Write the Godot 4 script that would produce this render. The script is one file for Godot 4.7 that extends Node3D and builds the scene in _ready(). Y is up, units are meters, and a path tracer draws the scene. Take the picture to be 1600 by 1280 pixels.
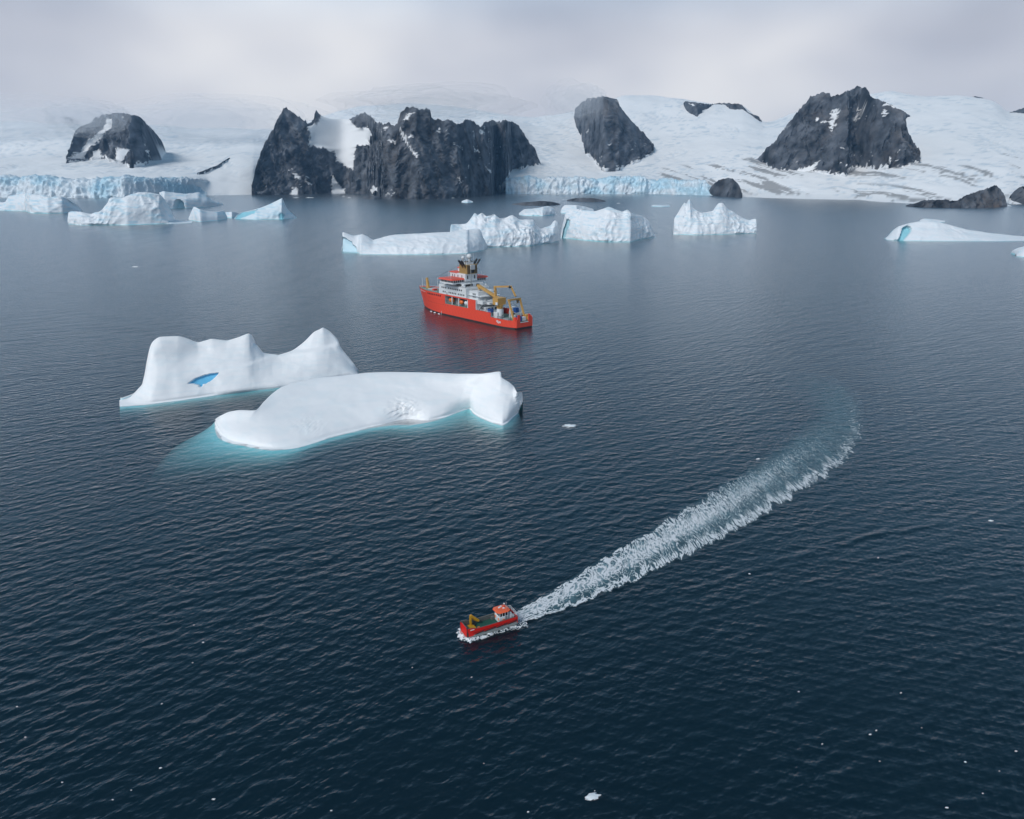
extends Node3D
# A research ship and a landing barge among icebergs below a glaciated coast. Metres, y up, camera at the drone's height.

var rng := RandomNumberGenerator.new()
var M := {}
var used := {}

func _ready():
	rng.seed = 7
	# ---------------------------------------------------------------- camera, sky, sun, exposure
	var cam := Camera3D.new()
	cam.name = "camera"
	cam.position = Vector3(0, 110, 0)
	cam.rotation_degrees = Vector3(-17.136, 0, 0)
	cam.fov = 56.145
	cam.near = 1.0
	cam.far = 40000.0
	add_child(cam)
	var env := Environment.new()
	env.background_mode = Environment.BG_SKY
	env.sky = Sky.new()
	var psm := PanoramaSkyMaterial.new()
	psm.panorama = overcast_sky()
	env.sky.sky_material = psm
	env.tonemap_mode = Environment.TONE_MAPPER_LINEAR
	env.tonemap_exposure = 1.5
	env.fog_enabled = true
	env.fog_density = 0.000035
	env.fog_light_color = Color(0.58, 0.8, 1.0)
	env.volumetric_fog_enabled = true
	env.volumetric_fog_density = 0.0
	env.sdfgi_enabled = true
	env.ssao_enabled = true
	env.ssil_enabled = true
	var we := WorldEnvironment.new()
	we.name = "world_environment"
	we.environment = env
	add_child(we)
	var sun := DirectionalLight3D.new()
	sun.name = "sun"
	sun.light_energy = 0.5
	sun.light_color = Color(1.0, 0.995, 0.99)
	sun.light_angular_distance = 24.0
	sun.rotation_degrees = Vector3(-44, -40, 0)
	sun.shadow_enabled = true
	add_child(sun)
	materials()
	# ---------------------------------------------------------------- large structure
	build_sea()
	build_snow_country()
	build_mountains()
	build_clouds()
	# ---------------------------------------------------------------- objects
	build_icebergs()
	build_ship()
	build_barge()
	build_wake()
	build_ice_bits()

# ==================================================================== helpers
func lin(r: float, g: float, b: float) -> Color:
	return Color(r, g, b).linear_to_srgb()

func paint(r: float, g: float, b: float, rough := 0.5, metal := 0.0) -> StandardMaterial3D:
	var m := StandardMaterial3D.new()
	m.albedo_color = lin(r, g, b)
	m.roughness = rough
	m.metallic = metal
	return m

func worn(r: float, g: float, b: float, rough: float, spread: float, metres: float, seed_ := 1) -> StandardMaterial3D:
	# paint with uneven weathering: a tint texture of faint blotches laid in the thing's own metres
	var m := paint(1, 1, 1, rough)
	var n := FastNoiseLite.new()
	n.seed = seed_
	n.frequency = 0.02
	n.fractal_octaves = 4
	var t := NoiseTexture2D.new()
	t.width = 256
	t.height = 256
	t.seamless = true
	t.noise = n
	var ramp := Gradient.new()
	ramp.set_color(0, lin(r * (1.0 - spread), g * (1.0 - spread), b * (1.0 - spread)))
	ramp.set_color(1, lin(r * (1.0 + spread * 0.6), g * (1.0 + spread), b * (1.0 + spread)))
	t.color_ramp = ramp
	m.albedo_texture = t
	m.uv1_triplanar = true
	m.uv1_scale = Vector3.ONE / metres
	return m

func vertex_painted(rough: float, specular := 0.5) -> StandardMaterial3D:
	var m := StandardMaterial3D.new()
	m.vertex_color_use_as_albedo = true
	m.roughness = rough
	m.metallic_specular = specular
	return m

func noise(seed_: int, period: float, octaves := 4, ridged := false) -> FastNoiseLite:
	var n := FastNoiseLite.new()
	n.seed = seed_
	n.noise_type = FastNoiseLite.TYPE_SIMPLEX_SMOOTH
	n.frequency = 1.0 / period
	n.fractal_octaves = octaves
	n.fractal_type = FastNoiseLite.FRACTAL_RIDGED if ridged else FastNoiseLite.FRACTAL_FBM
	return n

func numbered(called: String) -> String:
	if not used.has(called):
		used[called] = 0
		return called
	used[called] += 1
	return "%s_%03d" % [called, used[called]]

func tag(o: Node, label: String, category := "", group := "", kind := "") -> Node:
	o.set_meta("label", label)
	if category: o.set_meta("category", category)
	if group: o.set_meta("group", group)
	if kind: o.set_meta("kind", kind)
	return o

func thing(called: String, label: String, category: String, at := Vector3.ZERO, group := "") -> Node3D:
	var o := Node3D.new()
	o.name = numbered(called)
	add_child(o)
	o.position = at
	tag(o, label, category, group)
	return o

func put(called: String, mesh: Mesh, m: Material, parent: Node = null) -> MeshInstance3D:
	var o := MeshInstance3D.new()
	o.mesh = mesh
	o.material_override = m
	if parent == null:
		o.name = numbered(called)
		add_child(o)
	else:
		o.name = called
		parent.add_child(o, true)
	return o

func grid(pos: PackedVector3Array, nu: int, nv: int, colors := PackedColorArray(), uvs := PackedVector2Array()) -> ArrayMesh:
	# nu points along u for each of nv rows; du x dv points outwards
	var nrm := PackedVector3Array()
	nrm.resize(nu * nv)
	for j in nv:
		var ja := maxi(j - 1, 0) * nu
		var jb := mini(j + 1, nv - 1) * nu
		var jr := j * nu
		for i in nu:
			var du := pos[jr + mini(i + 1, nu - 1)] - pos[jr + maxi(i - 1, 0)]
			var dv := pos[jb + i] - pos[ja + i]
			var c := du.cross(dv)
			nrm[jr + i] = c.normalized() if c.length_squared() > 1e-12 else Vector3.UP
	var idx := PackedInt32Array()
	idx.resize((nu - 1) * (nv - 1) * 6)
	var k := 0
	for j in nv - 1:
		for i in nu - 1:
			var a := j * nu + i
			idx[k] = a
			idx[k + 1] = a + nu + 1
			idx[k + 2] = a + 1
			idx[k + 3] = a
			idx[k + 4] = a + nu
			idx[k + 5] = a + nu + 1
			k += 6
	var arr := []
	arr.resize(Mesh.ARRAY_MAX)
	arr[Mesh.ARRAY_VERTEX] = pos
	arr[Mesh.ARRAY_NORMAL] = nrm
	arr[Mesh.ARRAY_INDEX] = idx
	if colors.size(): arr[Mesh.ARRAY_COLOR] = colors
	if uvs.size(): arr[Mesh.ARRAY_TEX_UV] = uvs
	var me := ArrayMesh.new()
	me.add_surface_from_arrays(Mesh.PRIMITIVE_TRIANGLES, arr)
	return me

func loft(rows: Array, nu: int, segs: Array) -> PackedVector3Array:
	# rows: stations, each an array of Vector3 from v = 0 to the last; smooth through all of them
	var ns := rows.size()
	var kk: int = rows[0].size()
	var len_ := PackedFloat32Array([0.0])
	for s in ns - 1:
		var d := 0.0
		for k in kk:
			d += (rows[s + 1][k] as Vector3).distance_to(rows[s][k])
		len_.append(len_[s] + maxf(d / kk, 0.01))
	var total := len_[ns - 1]
	var cols := []
	var s := 0
	for i in nu:
		var w := total * i / (nu - 1.0)
		while s < ns - 2 and w > len_[s + 1]: s += 1
		var t := clampf((w - len_[s]) / (len_[s + 1] - len_[s]), 0.0, 1.0)
		var col := PackedVector3Array()
		for k in kk:
			var a: Vector3 = rows[maxi(s - 1, 0)][k]
			var b: Vector3 = rows[s][k]
			var c: Vector3 = rows[s + 1][k]
			var d: Vector3 = rows[mini(s + 2, ns - 1)][k]
			# half straight, half curved: keeps the corners of the outline without overshooting them
			col.append(b.cubic_interpolate(c, a, d, t).lerp(b.lerp(c, t), 0.5))
		cols.append(col)
	var nv := 1
	for n in segs: nv += n
	var pos := PackedVector3Array()
	pos.resize(nu * nv)
	for i in nu:
		var col: PackedVector3Array = cols[i]
		var j := 0
		for k in kk - 1:
			var n: int = segs[k]
			for q in n:
				pos[j * nu + i] = col[k].cubic_interpolate(col[k + 1], col[maxi(k - 1, 0)], col[mini(k + 2, kk - 1)], q / float(n))
				j += 1
		pos[j * nu + i] = col[kk - 1]
	return pos

func inside(poly: PackedVector2Array, p: Vector2) -> bool:
	return Geometry2D.is_point_in_polygon(p, poly)

func polygons(list: Array) -> Array:
	var o := []
	for a in list:
		var p := PackedVector2Array()
		for k in a.size() / 2: p.append(Vector2(a[k * 2], a[k * 2 + 1]))
		o.append(p)
	return o

# ==================================================================== sky
func overcast_sky() -> ImageTexture:
	# a lid of stratus: soft folds of cloud, palest towards the horizon, darkened overhead for the reflections in the sea
	var w := 768
	var h := 384
	var im := Image.create(w, h, false, Image.FORMAT_RGBF)
	var big := noise(11, 0.8, 3)
	var fine := noise(12, 0.2, 4)
	var bank := noise(31, 0.42, 3)
	for y in h:
		var el := PI * (0.5 - (y + 0.5) / h)
		var up := maxf(sin(el), 0.0)
		for x in w:
			var az := wrapf(TAU * (x + 0.5) / w, -PI, PI)      # 0 is straight ahead, to the right positive
			var d := Vector3(sin(az) * cos(el), sin(el) * 1.9, -cos(az) * cos(el))
			var n := big.get_noise_3dv(d) * 0.6 + fine.get_noise_3dv(d) * 0.25 + bank.get_noise_3dv(d * Vector3(1, 1.3, 1)) * 0.5
			# thick folds and thin places of the lid: bright over the left snowfields, heavier in the corners
			for f in FOLDS:
				var da: float = rad_to_deg(az) - f[0]
				var de: float = rad_to_deg(el) - f[1]
				n += f[4] * exp(-pow(da / f[2], 2.0) - pow(de / f[3], 2.0))
			# overhead sky, out of view, darkened and blued so the sea reflects darker
			var overhead_dark := smoothstep(0.13, 0.6, up)
			var l := lerpf(0.5, SKY_TOP, overhead_dark) * (1.0 + n * 0.42 * smoothstep(-0.02, 0.08, up))
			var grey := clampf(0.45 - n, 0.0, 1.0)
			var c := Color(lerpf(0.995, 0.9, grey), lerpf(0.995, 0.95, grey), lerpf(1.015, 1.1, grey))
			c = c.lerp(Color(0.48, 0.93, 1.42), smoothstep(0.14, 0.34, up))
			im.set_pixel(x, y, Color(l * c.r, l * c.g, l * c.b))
	return ImageTexture.create_from_image(im)

const FOLDS := [[-16.0, 6.0, 13.0, 6.0, 0.3], [-31.0, 9.8, 7.0, 3.6, -1.0], [3.0, 10.0, 9.0, 4.0, -0.3], [29.0, 10.5, 12.0, 4.0, -0.15], [18.0, 4.0, 8.0, 3.0, 0.15]]
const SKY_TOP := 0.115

# ==================================================================== materials
func materials():
	M.snow = vertex_painted(0.85, 0.3)
	M.rock = vertex_painted(0.9, 0.3)
	M.ice = vertex_painted(0.45, 0.4)
	M.hull_red = worn(0.82, 0.068, 0.03, 0.5, 0.16, 14.0, 3)
	M.roof_red = worn(0.72, 0.1, 0.06, 0.5, 0.08, 9.0, 4)
	M.white = worn(0.7, 0.71, 0.72, 0.5, 0.08, 7.0, 5)
	M.offwhite = paint(0.5, 0.51, 0.52, 0.6)
	M.grey = worn(0.26, 0.27, 0.28, 0.6, 0.15, 6.0, 6)
	M.dark = paint(0.025, 0.027, 0.03, 0.5)
	M.glass = paint(0.012, 0.015, 0.02, 0.12)
	M.buff = worn(0.56, 0.31, 0.085, 0.5, 0.12, 6.0, 7)
	M.brown = worn(0.15, 0.095, 0.045, 0.6, 0.2, 4.0, 8)
	M.green = worn(0.16, 0.23, 0.19, 0.8, 0.15, 6.0, 9)
	M.blue = paint(0.012, 0.075, 0.28, 0.5)
	M.orange = paint(0.75, 0.17, 0.03, 0.5)
	M.hull_red.uv1_scale = Vector3(1.0 / 4.0, 1.0 / 22.0, 1.0 / 4.0)      # weather streaks run down the plates
	M.funnel = worn(0.36, 0.22, 0.07, 0.6, 0.25, 5.0, 12)
	M.boot = paint(0.03, 0.028, 0.028, 0.5)
	M.foam_white = paint(0.75, 0.78, 0.8, 0.8)

# ==================================================================== sea
const WAVES := [[17.0, 0.10, 0.014, 0.3], [12.5, -0.28, 0.018, 1.9], [9.2, 0.33, 0.022, 4.0], [7.4, -0.08, 0.025, 2.2], [5.9, 0.52, 0.028, 5.1], [5.1, -0.42, 0.03, 0.7], [4.2, 0.18, 0.034, 3.3], [3.5, -0.62, 0.036, 1.1], [2.9, 0.41, 0.038, 4.6], [2.3, -0.2, 0.04, 2.7], [1.8, 0.7, 0.04, 0.4]]
const WIND := 0.52      # the way the waves run, as an angle from +z towards +x
const THROWN := [[24.0, -178.0, 172.5, -246.2, 0.24], [70.0, -189.0, 152.0, -219.2, 0.2]]
var wave_k := PackedVector3Array()
var gust := noise(21, 140.0, 3)
var swell_bend := noise(22, 60.0, 2)

func wave(x: float, z: float, spacing: float) -> float:
	if wave_k.is_empty():
		for w in WAVES:
			var k: float = TAU / w[0]
			wave_k.append(Vector3(sin(WIND + w[1]) * k, cos(WIND + w[1]) * k, w[2] / k))
	var g := 1.0 + 0.9 * gust.get_noise_2d(x, z)
	var bend := swell_bend.get_noise_2d(x, z) * 2.6
	var h := 0.0
	for i in WAVES.size():
		var lam: float = WAVES[i][0]
		if lam < spacing * 2.6: break
		var k := wave_k[i]
		var s := sin(k.x * x + k.y * z + WAVES[i][3] + bend * (1.0 + i * 0.25))
		h += k.z * (s + 0.35 * s * s - 0.17)
	h *= 0.8 * g
	# waves that the barge has thrown out to the side of its lane
	for r in THROWN:
		var along_ := Vector2(r[2] - r[0], r[3] - r[1])
		var q := Vector2(x - r[0], z - r[1])
		var t := q.dot(along_) / along_.length_squared()
		if t > 0.0 and t < 1.0:
			var d := (q.x * along_.y - q.y * along_.x) / along_.length() + 1.6 * sin(t * 9.0) + swell_bend.get_noise_2d(x * 2.0, z * 2.0) * 2.0
			h += r[4] * exp(-d * d / 5.0) * cos(d * 1.1) * sin(PI * t) * (0.7 + 1.2 * gust.get_noise_2d(x * 5.0, z * 5.0))
	return h

func ripple_texture() -> ImageTexture:
	# a tile of short waves: many plane waves, each a whole number of times across the tile so that it repeats without a seam
	var n := 1024
	var table := PackedFloat32Array()
	table.resize(n)
	for i in n: table[i] = (exp(1.25 * sin(TAU * i / n)) - 1.43) * 0.62
	var h := PackedFloat32Array()
	h.resize(n * n)
	var r := RandomNumberGenerator.new()
	r.seed = 5
	var lo := 0.0
	for c in 34:
		var kk := 18.0 * pow(11.0, c / 33.0)
		var a := r.randfn(0.0, 0.8)
		var kx := roundi(kk * sin(a))
		var ky := roundi(kk * cos(a))
		var k := TAU * sqrt(kx * kx + ky * ky) / TILE
		var amp := 0.033 / k
		var ph := r.randi_range(0, n - 1)
		lo += amp
		for j in n:
			var at := (ky * j + ph) & 1023
			var base := j * n
			for i in n:
				h[base + i] += amp * table[at]
				at = (at + kx) & 1023
	var top := lo * 0.55
	# gusts: patches of livelier and calmer water
	for j in n:
		for i in n:
			var e := 0.85 + 0.1 * table[(2 * i + j) & 1023] + 0.1 * table[(3 * j - i + 300) & 1023] + 0.09 * table[(3 * i + 2 * j + 700) & 1023] + 0.08 * table[(5 * j - 2 * i + 100) & 1023]
			h[j * n + i] = h[j * n + i] / top * 0.5 * e + 0.5
	ripple_range = top * 2.0
	return ImageTexture.create_from_image(Image.create_from_data(n, n, false, Image.FORMAT_RF, h.to_byte_array()))

const TILE := 110.0
var ripple_range := 1.0

func build_sea():
	var rows := PackedFloat32Array()
	var z := 420.0
	while z > -80.0:
		rows.append(z)
		z -= 20.0
	while z > -7600.0:
		rows.append(z)
		z -= 0.36 * pow(-z / 110.0, 1.25)
	var nu := 620
	var nv := rows.size()
	var pos := PackedVector3Array()
	pos.resize(nu * nv)
	var uv := PackedVector2Array()
	uv.resize(nu * nv)
	var cw := cos(WIND) / TILE
	var sw := sin(WIND) / TILE
	for j in nv:
		z = rows[j]
		var half := 98.0 + (z + 80.0) * 2.0 if z > -80.0 else 0.85 * -z + 30.0
		var step := 2.0 * half / (nu - 1)
		var sp := maxf(step, absf(rows[mini(j + 1, nv - 1)] - z))
		for i in nu:
			var x := -half + step * i
			pos[j * nu + i] = Vector3(x, wave(x, z, sp), z)
			uv[j * nu + i] = Vector2(x * cw - z * sw, x * sw + z * cw)
	var m := StandardMaterial3D.new()
	m.transparency = BaseMaterial3D.TRANSPARENCY_ALPHA
	m.albedo_color = Color(lin(0.002, 0.012, 0.02), 0.16)
	m.roughness = 0.23
	m.metallic_specular = 0.5
	m.heightmap_enabled = true
	m.heightmap_texture = ripple_texture()
	m.heightmap_scale = ripple_range * 100.0
	var o := put("sea", grid(pos, nu, nv, PackedColorArray(), uv), m)
	tag(o, "dark rippled sea of the bay", "", "", "structure")
	var bed := PlaneMesh.new()
	bed.size = Vector2(16000, 9000)
	var b := put("sea_bed", bed, paint(0.01, 0.016, 0.02, 1.0))
	b.position = Vector3(0, -32, -3800)
	tag(b, "sea floor far below the surface", "", "", "structure")
	var water := FogVolume.new()
	water.name = "sea_water"
	water.shape = RenderingServer.FOG_VOLUME_SHAPE_BOX
	water.size = Vector3(15000, 33, 8400)
	water.position = Vector3(0, -17.0, -3700)
	var wm := FogMaterial.new()
	wm.density = 0.1
	wm.albedo = lin(0.002, 0.07, 0.13)
	water.material = wm
	add_child(water)
	tag(water, "clear cold blue-green sea water", "", "", "structure")

# ==================================================================== snow country
func build_snow_country():
	var rows := []
	for a in SNOW_LINES:
		var r := []
		for k in 6: r.append(Vector3(a[k * 3], a[k * 3 + 1], a[k * 3 + 2]))
		if (a[0] < -1560.0 and a[2] > -4180.0) or (a[0] > -110.0 and a[0] < 1020.0):
			# behind an ice cliff the snow begins at the top of the cliff
			r[0] += Vector3(0, 20, -90)
			r[1] += Vector3(0, -2, -75)
		rows.append(r)
	var nu := 700
	var segs := [5, 26, 46, 46, 6]
	var nv := 130
	var pos := loft(rows, nu, segs)
	var big := noise(41, 420.0, 4)
	var crease := noise(42, 70.0, 4, true)
	var grit := noise(43, 30.0, 3)
	var col := PackedColorArray()
	col.resize(pos.size())
	for k in pos.size():
		var p := pos[k]
		var j := k / nu
		var s := Vector3(p.x, p.y * 2.0, p.z * 0.5)
		var f := crease.get_noise_3dv(s)
		var zone := smoothstep(0.02, 0.3, big.get_noise_3d(p.x, p.y, p.z * 0.6))
		if j > 0:
			p.y += big.get_noise_3dv(s) * (16.0 if j > 5 else 4.0) - maxf(f - 0.35, 0.0) * 16.0 * zone + grit.get_noise_3dv(s) * 1.6
		pos[k] = p
		var lines := grit.get_noise_3d(p.x * 0.35 + p.z * 0.12, p.y * 2.2, p.z * 0.1)
		var blue := maxf(zone * smoothstep(0.35, 0.7, f) * 0.5, smoothstep(0.22, 0.34, lines) * smoothstep(-0.15, 0.15, big.get_noise_3d(p.x * 0.7, 40.0, p.z * 0.5)) * 0.6)
		var c := Color(0.88, 0.885, 0.89).lerp(Color(0.5, 0.6, 0.68), blue)
		# grey moraine grit carried down the right-hand slopes in streaks
		if p.x > 850.0 and p.y < 190.0:
			var run := grit.get_noise_2d((p.x + p.y * 1.1) * 0.35, (p.y - p.x * 0.16) * 0.16 + 700.0)
			var share := smoothstep(0.16, 0.27, run + 0.35 * grit.get_noise_2d(p.x * 1.4, p.y * 3.0)) * smoothstep(-0.2, 0.1, big.get_noise_2d(p.x * 0.8, p.y * 3.0))
			c = c.lerp(Color(0.2, 0.195, 0.19), share * 0.75)
		col[k] = c
	var o := put("snowfield", grid(pos, nu, nv, col), M.snow)
	tag(o, "broad white snowfield and glacier slopes behind the bay", "", "", "structure")
	glacier_front("pale blue crevassed ice cliff along the left shore", -2800.0, -1570.0)
	glacier_front("blue ice cliff ending in the bay right of the dark headland", -70.0, 1010.0)

func glacier_front(label: String, x0: float, x1: float):
	var rows := []
	for a in SNOW_LINES:
		if a[0] < x0 - 60.0 or a[0] > x1 + 60.0: continue
		var f := Vector3(a[0], -6.0, a[2] + 14.0)
		var t := Vector3(a[3], a[4] + 5.0, a[5] + 8.0)
		var mid := f.lerp(t, 0.5) + Vector3(0, 3, 6)
		rows.append([f, mid, t, t + Vector3(0, 4, -70), t + Vector3(0, -30, -140)])
	var nu := 300
	var segs := [14, 14, 5, 2]
	var pos := loft(rows, nu, segs)
	var tall := noise(51, 46.0, 4, true)
	var chunk := noise(52, 22.0, 3)
	var wide := noise(53, 170.0, 3)
	var col := PackedColorArray()
	col.resize(pos.size())
	for k in pos.size():
		var p := pos[k]
		var s := Vector3(p.x, p.y * 0.22, p.z)
		var r := tall.get_noise_3dv(s)
		var c := chunk.get_noise_3dv(Vector3(p.x, p.y * 0.7, p.z))
		var e := wide.get_noise_2d(p.x, 3.0)
		var up := clampf(p.y / 40.0, 0.0, 1.0)
		p.z += r * 12.0 + c * 8.0 + e * 34.0
		p.y += up * (c * 11.0 + r * 7.0 + e * 26.0 - 6.0)
		pos[k] = p
		var blue := smoothstep(-0.3, 0.6, chunk.get_noise_3d(p.x * 0.12, p.y * 0.3, 9.0) + 0.25 * r + 0.5 * wide.get_noise_2d(p.x * 1.5, 60.0))
		col[k] = Color(0.76, 0.83, 0.88).lerp(Color(0.42, 0.68, 0.82), blue * 0.75)
	var o := put("glacier_front", grid(pos, nu, 36, col), M.ice)
	tag(o, label, "", "", "structure")

# ==================================================================== mountains
func rock_mass(key: String, called: String, label: String, rough: float, brown: float, thing_ := false):
	var d: Array = ROCK_ROWS[key]
	var nu: int = d[0]
	var nf: int = d[1]
	var rows := []
	for a in d[2]:
		var f := Vector3(a[0], a[1], a[2])
		var r := Vector3(a[3], a[4], a[5])
		var up := r.y - f.y
		var m1 := f.lerp(r, 0.36) + Vector3(0, up * 0.02, 0)
		var m2 := f.lerp(r, 0.7) + Vector3(0, up * 0.04, 0)
		var sink := minf(40.0, up * 0.5 + 6.0)
		rows.append([f + Vector3(0, -sink, sink * 0.3), f, m1, m2, r, r + Vector3(0, -up * 0.45 - 4.0, (r.z - f.z) * 0.6), r + Vector3(0, -up * 1.3 - 20.0, (r.z - f.z) * 1.5)])
	var n3 := maxi(3, nf / 3)
	var segs := [2, n3, n3, n3, 4, 3]
	var nv := 1 + 2 + n3 * 3 + 7
	var pos := loft(rows, nu, segs)
	var span := pos[nu - 1].distance_to(pos[0])
	var big := noise(hash(key) % 1000, minf(span * 0.22, 260.0), 3, true)
	var mid := noise(62, minf(span * 0.1, 75.0), 4, true)
	var fine := noise(63, 20.0, 4)
	var tone := noise(64, 190.0, 4)
	var grain := noise(65, 34.0, 4)
	var strata := noise(66, 48.0, 5)
	var facet := FastNoiseLite.new()
	facet.seed = 67
	facet.noise_type = FastNoiseLite.TYPE_CELLULAR
	facet.cellular_return_type = FastNoiseLite.RETURN_DISTANCE2_SUB
	facet.frequency = 1.0 / minf(span * 0.12, 85.0)
	facet.domain_warp_enabled = true
	facet.domain_warp_amplitude = 40.0
	facet.domain_warp_frequency = 0.012
	var patches := polygons(SNOW_PATCHES.get(key, []))
	var col := PackedColorArray()
	col.resize(pos.size())
	var src := pos.duplicate()
	for k in pos.size():
		var p := pos[k]
		var j := k / nu
		if j < 2: continue
		var edge := clampf(mini(k % nu, nu - 1 - k % nu) / 6.0, 0.0, 1.0)
		var crest := 1.0 if j < 3 + n3 * 2 else clampf(1.0 - (j - 3 - n3 * 2.0) / n3, 0.18, 1.0)
		# buttresses and gullies run down the face, tilted with the strata
		var s := Vector3(p.x + p.y * 0.35, p.y * 0.34 - p.x * 0.1, p.z * 0.7)
		var out := big.get_noise_3dv(s) * 66.0 + mid.get_noise_3dv(s) * 26.0 + facet.get_noise_3dv(s) * 34.0 + fine.get_noise_3dv(p) * 10.0
		for poly in patches:
			if inside(poly, Vector2(p.x, p.y)):
				out *= 0.3
				break
		p += Vector3(0.0, 0.2, 1.0) * out * rough * edge * crest
		p.y += fine.get_noise_3d(p.x, p.y, 5.0) * 5.0 * rough * edge + (mid.get_noise_2d(p.x * 2.2, 8.0) * 9.0 + fine.get_noise_2d(p.x * 1.3, 70.0) * 9.0) * rough * edge
		pos[k] = p
	# snow lies smoother than the rock under it
	var lying := PackedInt32Array()
	for k in range(nu * 2, nu * (nv - 2)):
		for poly in patches:
			if inside(poly, Vector2(src[k].x, src[k].y)):
				lying.append(k)
				break
	for pass_ in 8:
		for k in lying:
			if k % nu > 1 and k % nu < nu - 2: pos[k] = (pos[k - 2] + pos[k + 2] + pos[k - nu] + pos[k + nu]) / 4.0
	for k in pos.size():
		var p := pos[k]
		var q := src[k]
		var i := k % nu
		var j := k / nu
		var t := tone.get_noise_3d(p.x, p.y * 1.2, p.z)
		var g := grain.get_noise_3d(p.x + p.y * 0.5, p.y * 0.5, p.z)
		var bed := strata.get_noise_3d((p.x * 0.8 + p.y * 0.6) * 0.22, p.y * 0.8 - p.x * 0.6, p.z * 0.4)
		var seam := strata.get_noise_3d(p.x, p.y * 0.16 + 300.0, p.z * 0.3)
		var l := clampf(0.1 + 0.035 * t + 0.04 * g + 0.12 * bed + 0.09 * seam, 0.025, 0.32)
		var c := Color(l * 0.93, l * 1.0, l * 1.12).lerp(Color(0.14, 0.11, 0.088), clampf((t - 0.05) * 2.2 + g * 0.5, 0.0, 1.0) * brown)
		var jag := Vector2(grain.get_noise_2d(p.x * 2.0, p.y * 2.0), fine.get_noise_2d(p.x, p.y + 50.0)) * 10.0
		var snow := false
		for poly in patches:
			if inside(poly, Vector2(q.x, q.y) + jag):
				snow = true
				break
		if not snow and not thing_:
			# snow lying in the gullies between the buttresses
			var gs := Vector3(q.x + q.y * 0.35, q.y * 0.34 - q.x * 0.1, q.z * 0.7)
			snow = j > 2 and facet.get_noise_3dv(gs) < -0.95 and tone.get_noise_3d(q.x * 0.8, q.y * 0.8, 500.0) > 0.16
			# and drifts banked against the foot
			snow = snow or (j >= 2 and src[2 * nu + i].y > 25.0 and q.y - src[2 * nu + i].y < 4.0 + 26.0 * g + 10.0 * t)
		col[k] = Color(0.86, 0.865, 0.87) if snow else c
	var o := put(called, grid(pos, nu, nv, col), M.rock)
	if thing_: tag(o, label, "rock")
	else: tag(o, label, "", "", "structure")

func build_mountains():
	rock_mass("headland", "mountain", "long dark rock headland with a hanging snow bowl", 1.0, 0.25)
	rock_mass("left_peak", "mountain", "rounded dark peak alone in the snow on the left", 0.8, 0.1)
	rock_mass("middle_peak", "mountain", "steep dark rock tower between the two glaciers", 0.9, 0.35)
	rock_mass("ridge", "mountain", "low broken rock ridge on the middle skyline", 0.5, 0.5)
	rock_mass("right_peak", "mountain", "broad dark rock peak on the right", 1.0, 0.35)
	rock_mass("skyline_rocks", "mountain", "small rocks on the right snow crest", 0.25, 0.3)
	rock_mass("edge_rocks", "mountain", "dark rocks on the skyline at the right edge", 0.4, 0.3)
	rock_mass("spur", "mountain", "short rock spur on the right shoulder of the broad peak", 0.3, 0.2)
	rock_mass("slope_rib", "mountain", "thin rock rib on the snow left of the headland", 0.25, 0.2)
	rock_mass("shore_knob", "coastal_rock", "dark rounded rock knob at the end of the blue ice cliff", 0.4, 0.3, true)
	rock_mass("shore_point", "coastal_rock", "long low brown rock point on the right shore", 0.35, 0.8, true)
	rock_mass("shore_edge", "coastal_rock", "dark rock hummock on the shore at the right edge", 0.35, 0.3, true)
	rock_mass("islet", "islet", "low dark rock islet nearer the icebergs", 0.12, 0.1, true)
	rock_mass("far_islet", "islet", "low dark rock islet farther off, right of the other", 0.12, 0.1, true)
	rock_mass("reef", "islet", "tiny dark reef at the foot of the headland", 0.12, 0.1, true)

func build_clouds():
	# ragged scraps of the cloud base hanging on the tops: nested shells of thin mist, each a lumpy closed surface
	for v in CLOUDS:
		var t := thing("cloud", v[7], "cloud", Vector3(v[0], v[1], v[2]), "cloud on the mountain tops")
		var n := noise(int(v[6] * 970.0) + 3, 0.9, 3)
		var m := StandardMaterial3D.new()
		m.transparency = BaseMaterial3D.TRANSPARENCY_ALPHA
		m.albedo_color = Color(0.97, 0.975, 0.985, v[6])
		m.roughness = 1.0
		m.metallic_specular = 0.0
		m.backlight_enabled = true
		m.backlight = Color(0.9, 0.9, 0.9)
		for k in 6:
			var s := 1.0 - 0.14 * k
			var pos := PackedVector3Array()
			var nu := 41
			var nv := 21
			for j in nv:
				var el := lerpf(-PI / 2, PI / 2, j / (nv - 1.0))
				for i in nu:
					var az := TAU * i / (nu - 1.0)
					var d := Vector3(cos(az) * cos(el), sin(el), -sin(az) * cos(el))
					pos.append(d * s * (1.0 + 0.55 * n.get_noise_3dv(d * 0.8 + Vector3(k * 0.45, 0, v[3] * 0.01))) * Vector3(v[3], v[4], v[5]) * 0.5)
			put("mist_layer", grid(pos, nu, nv), m, t)


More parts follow.
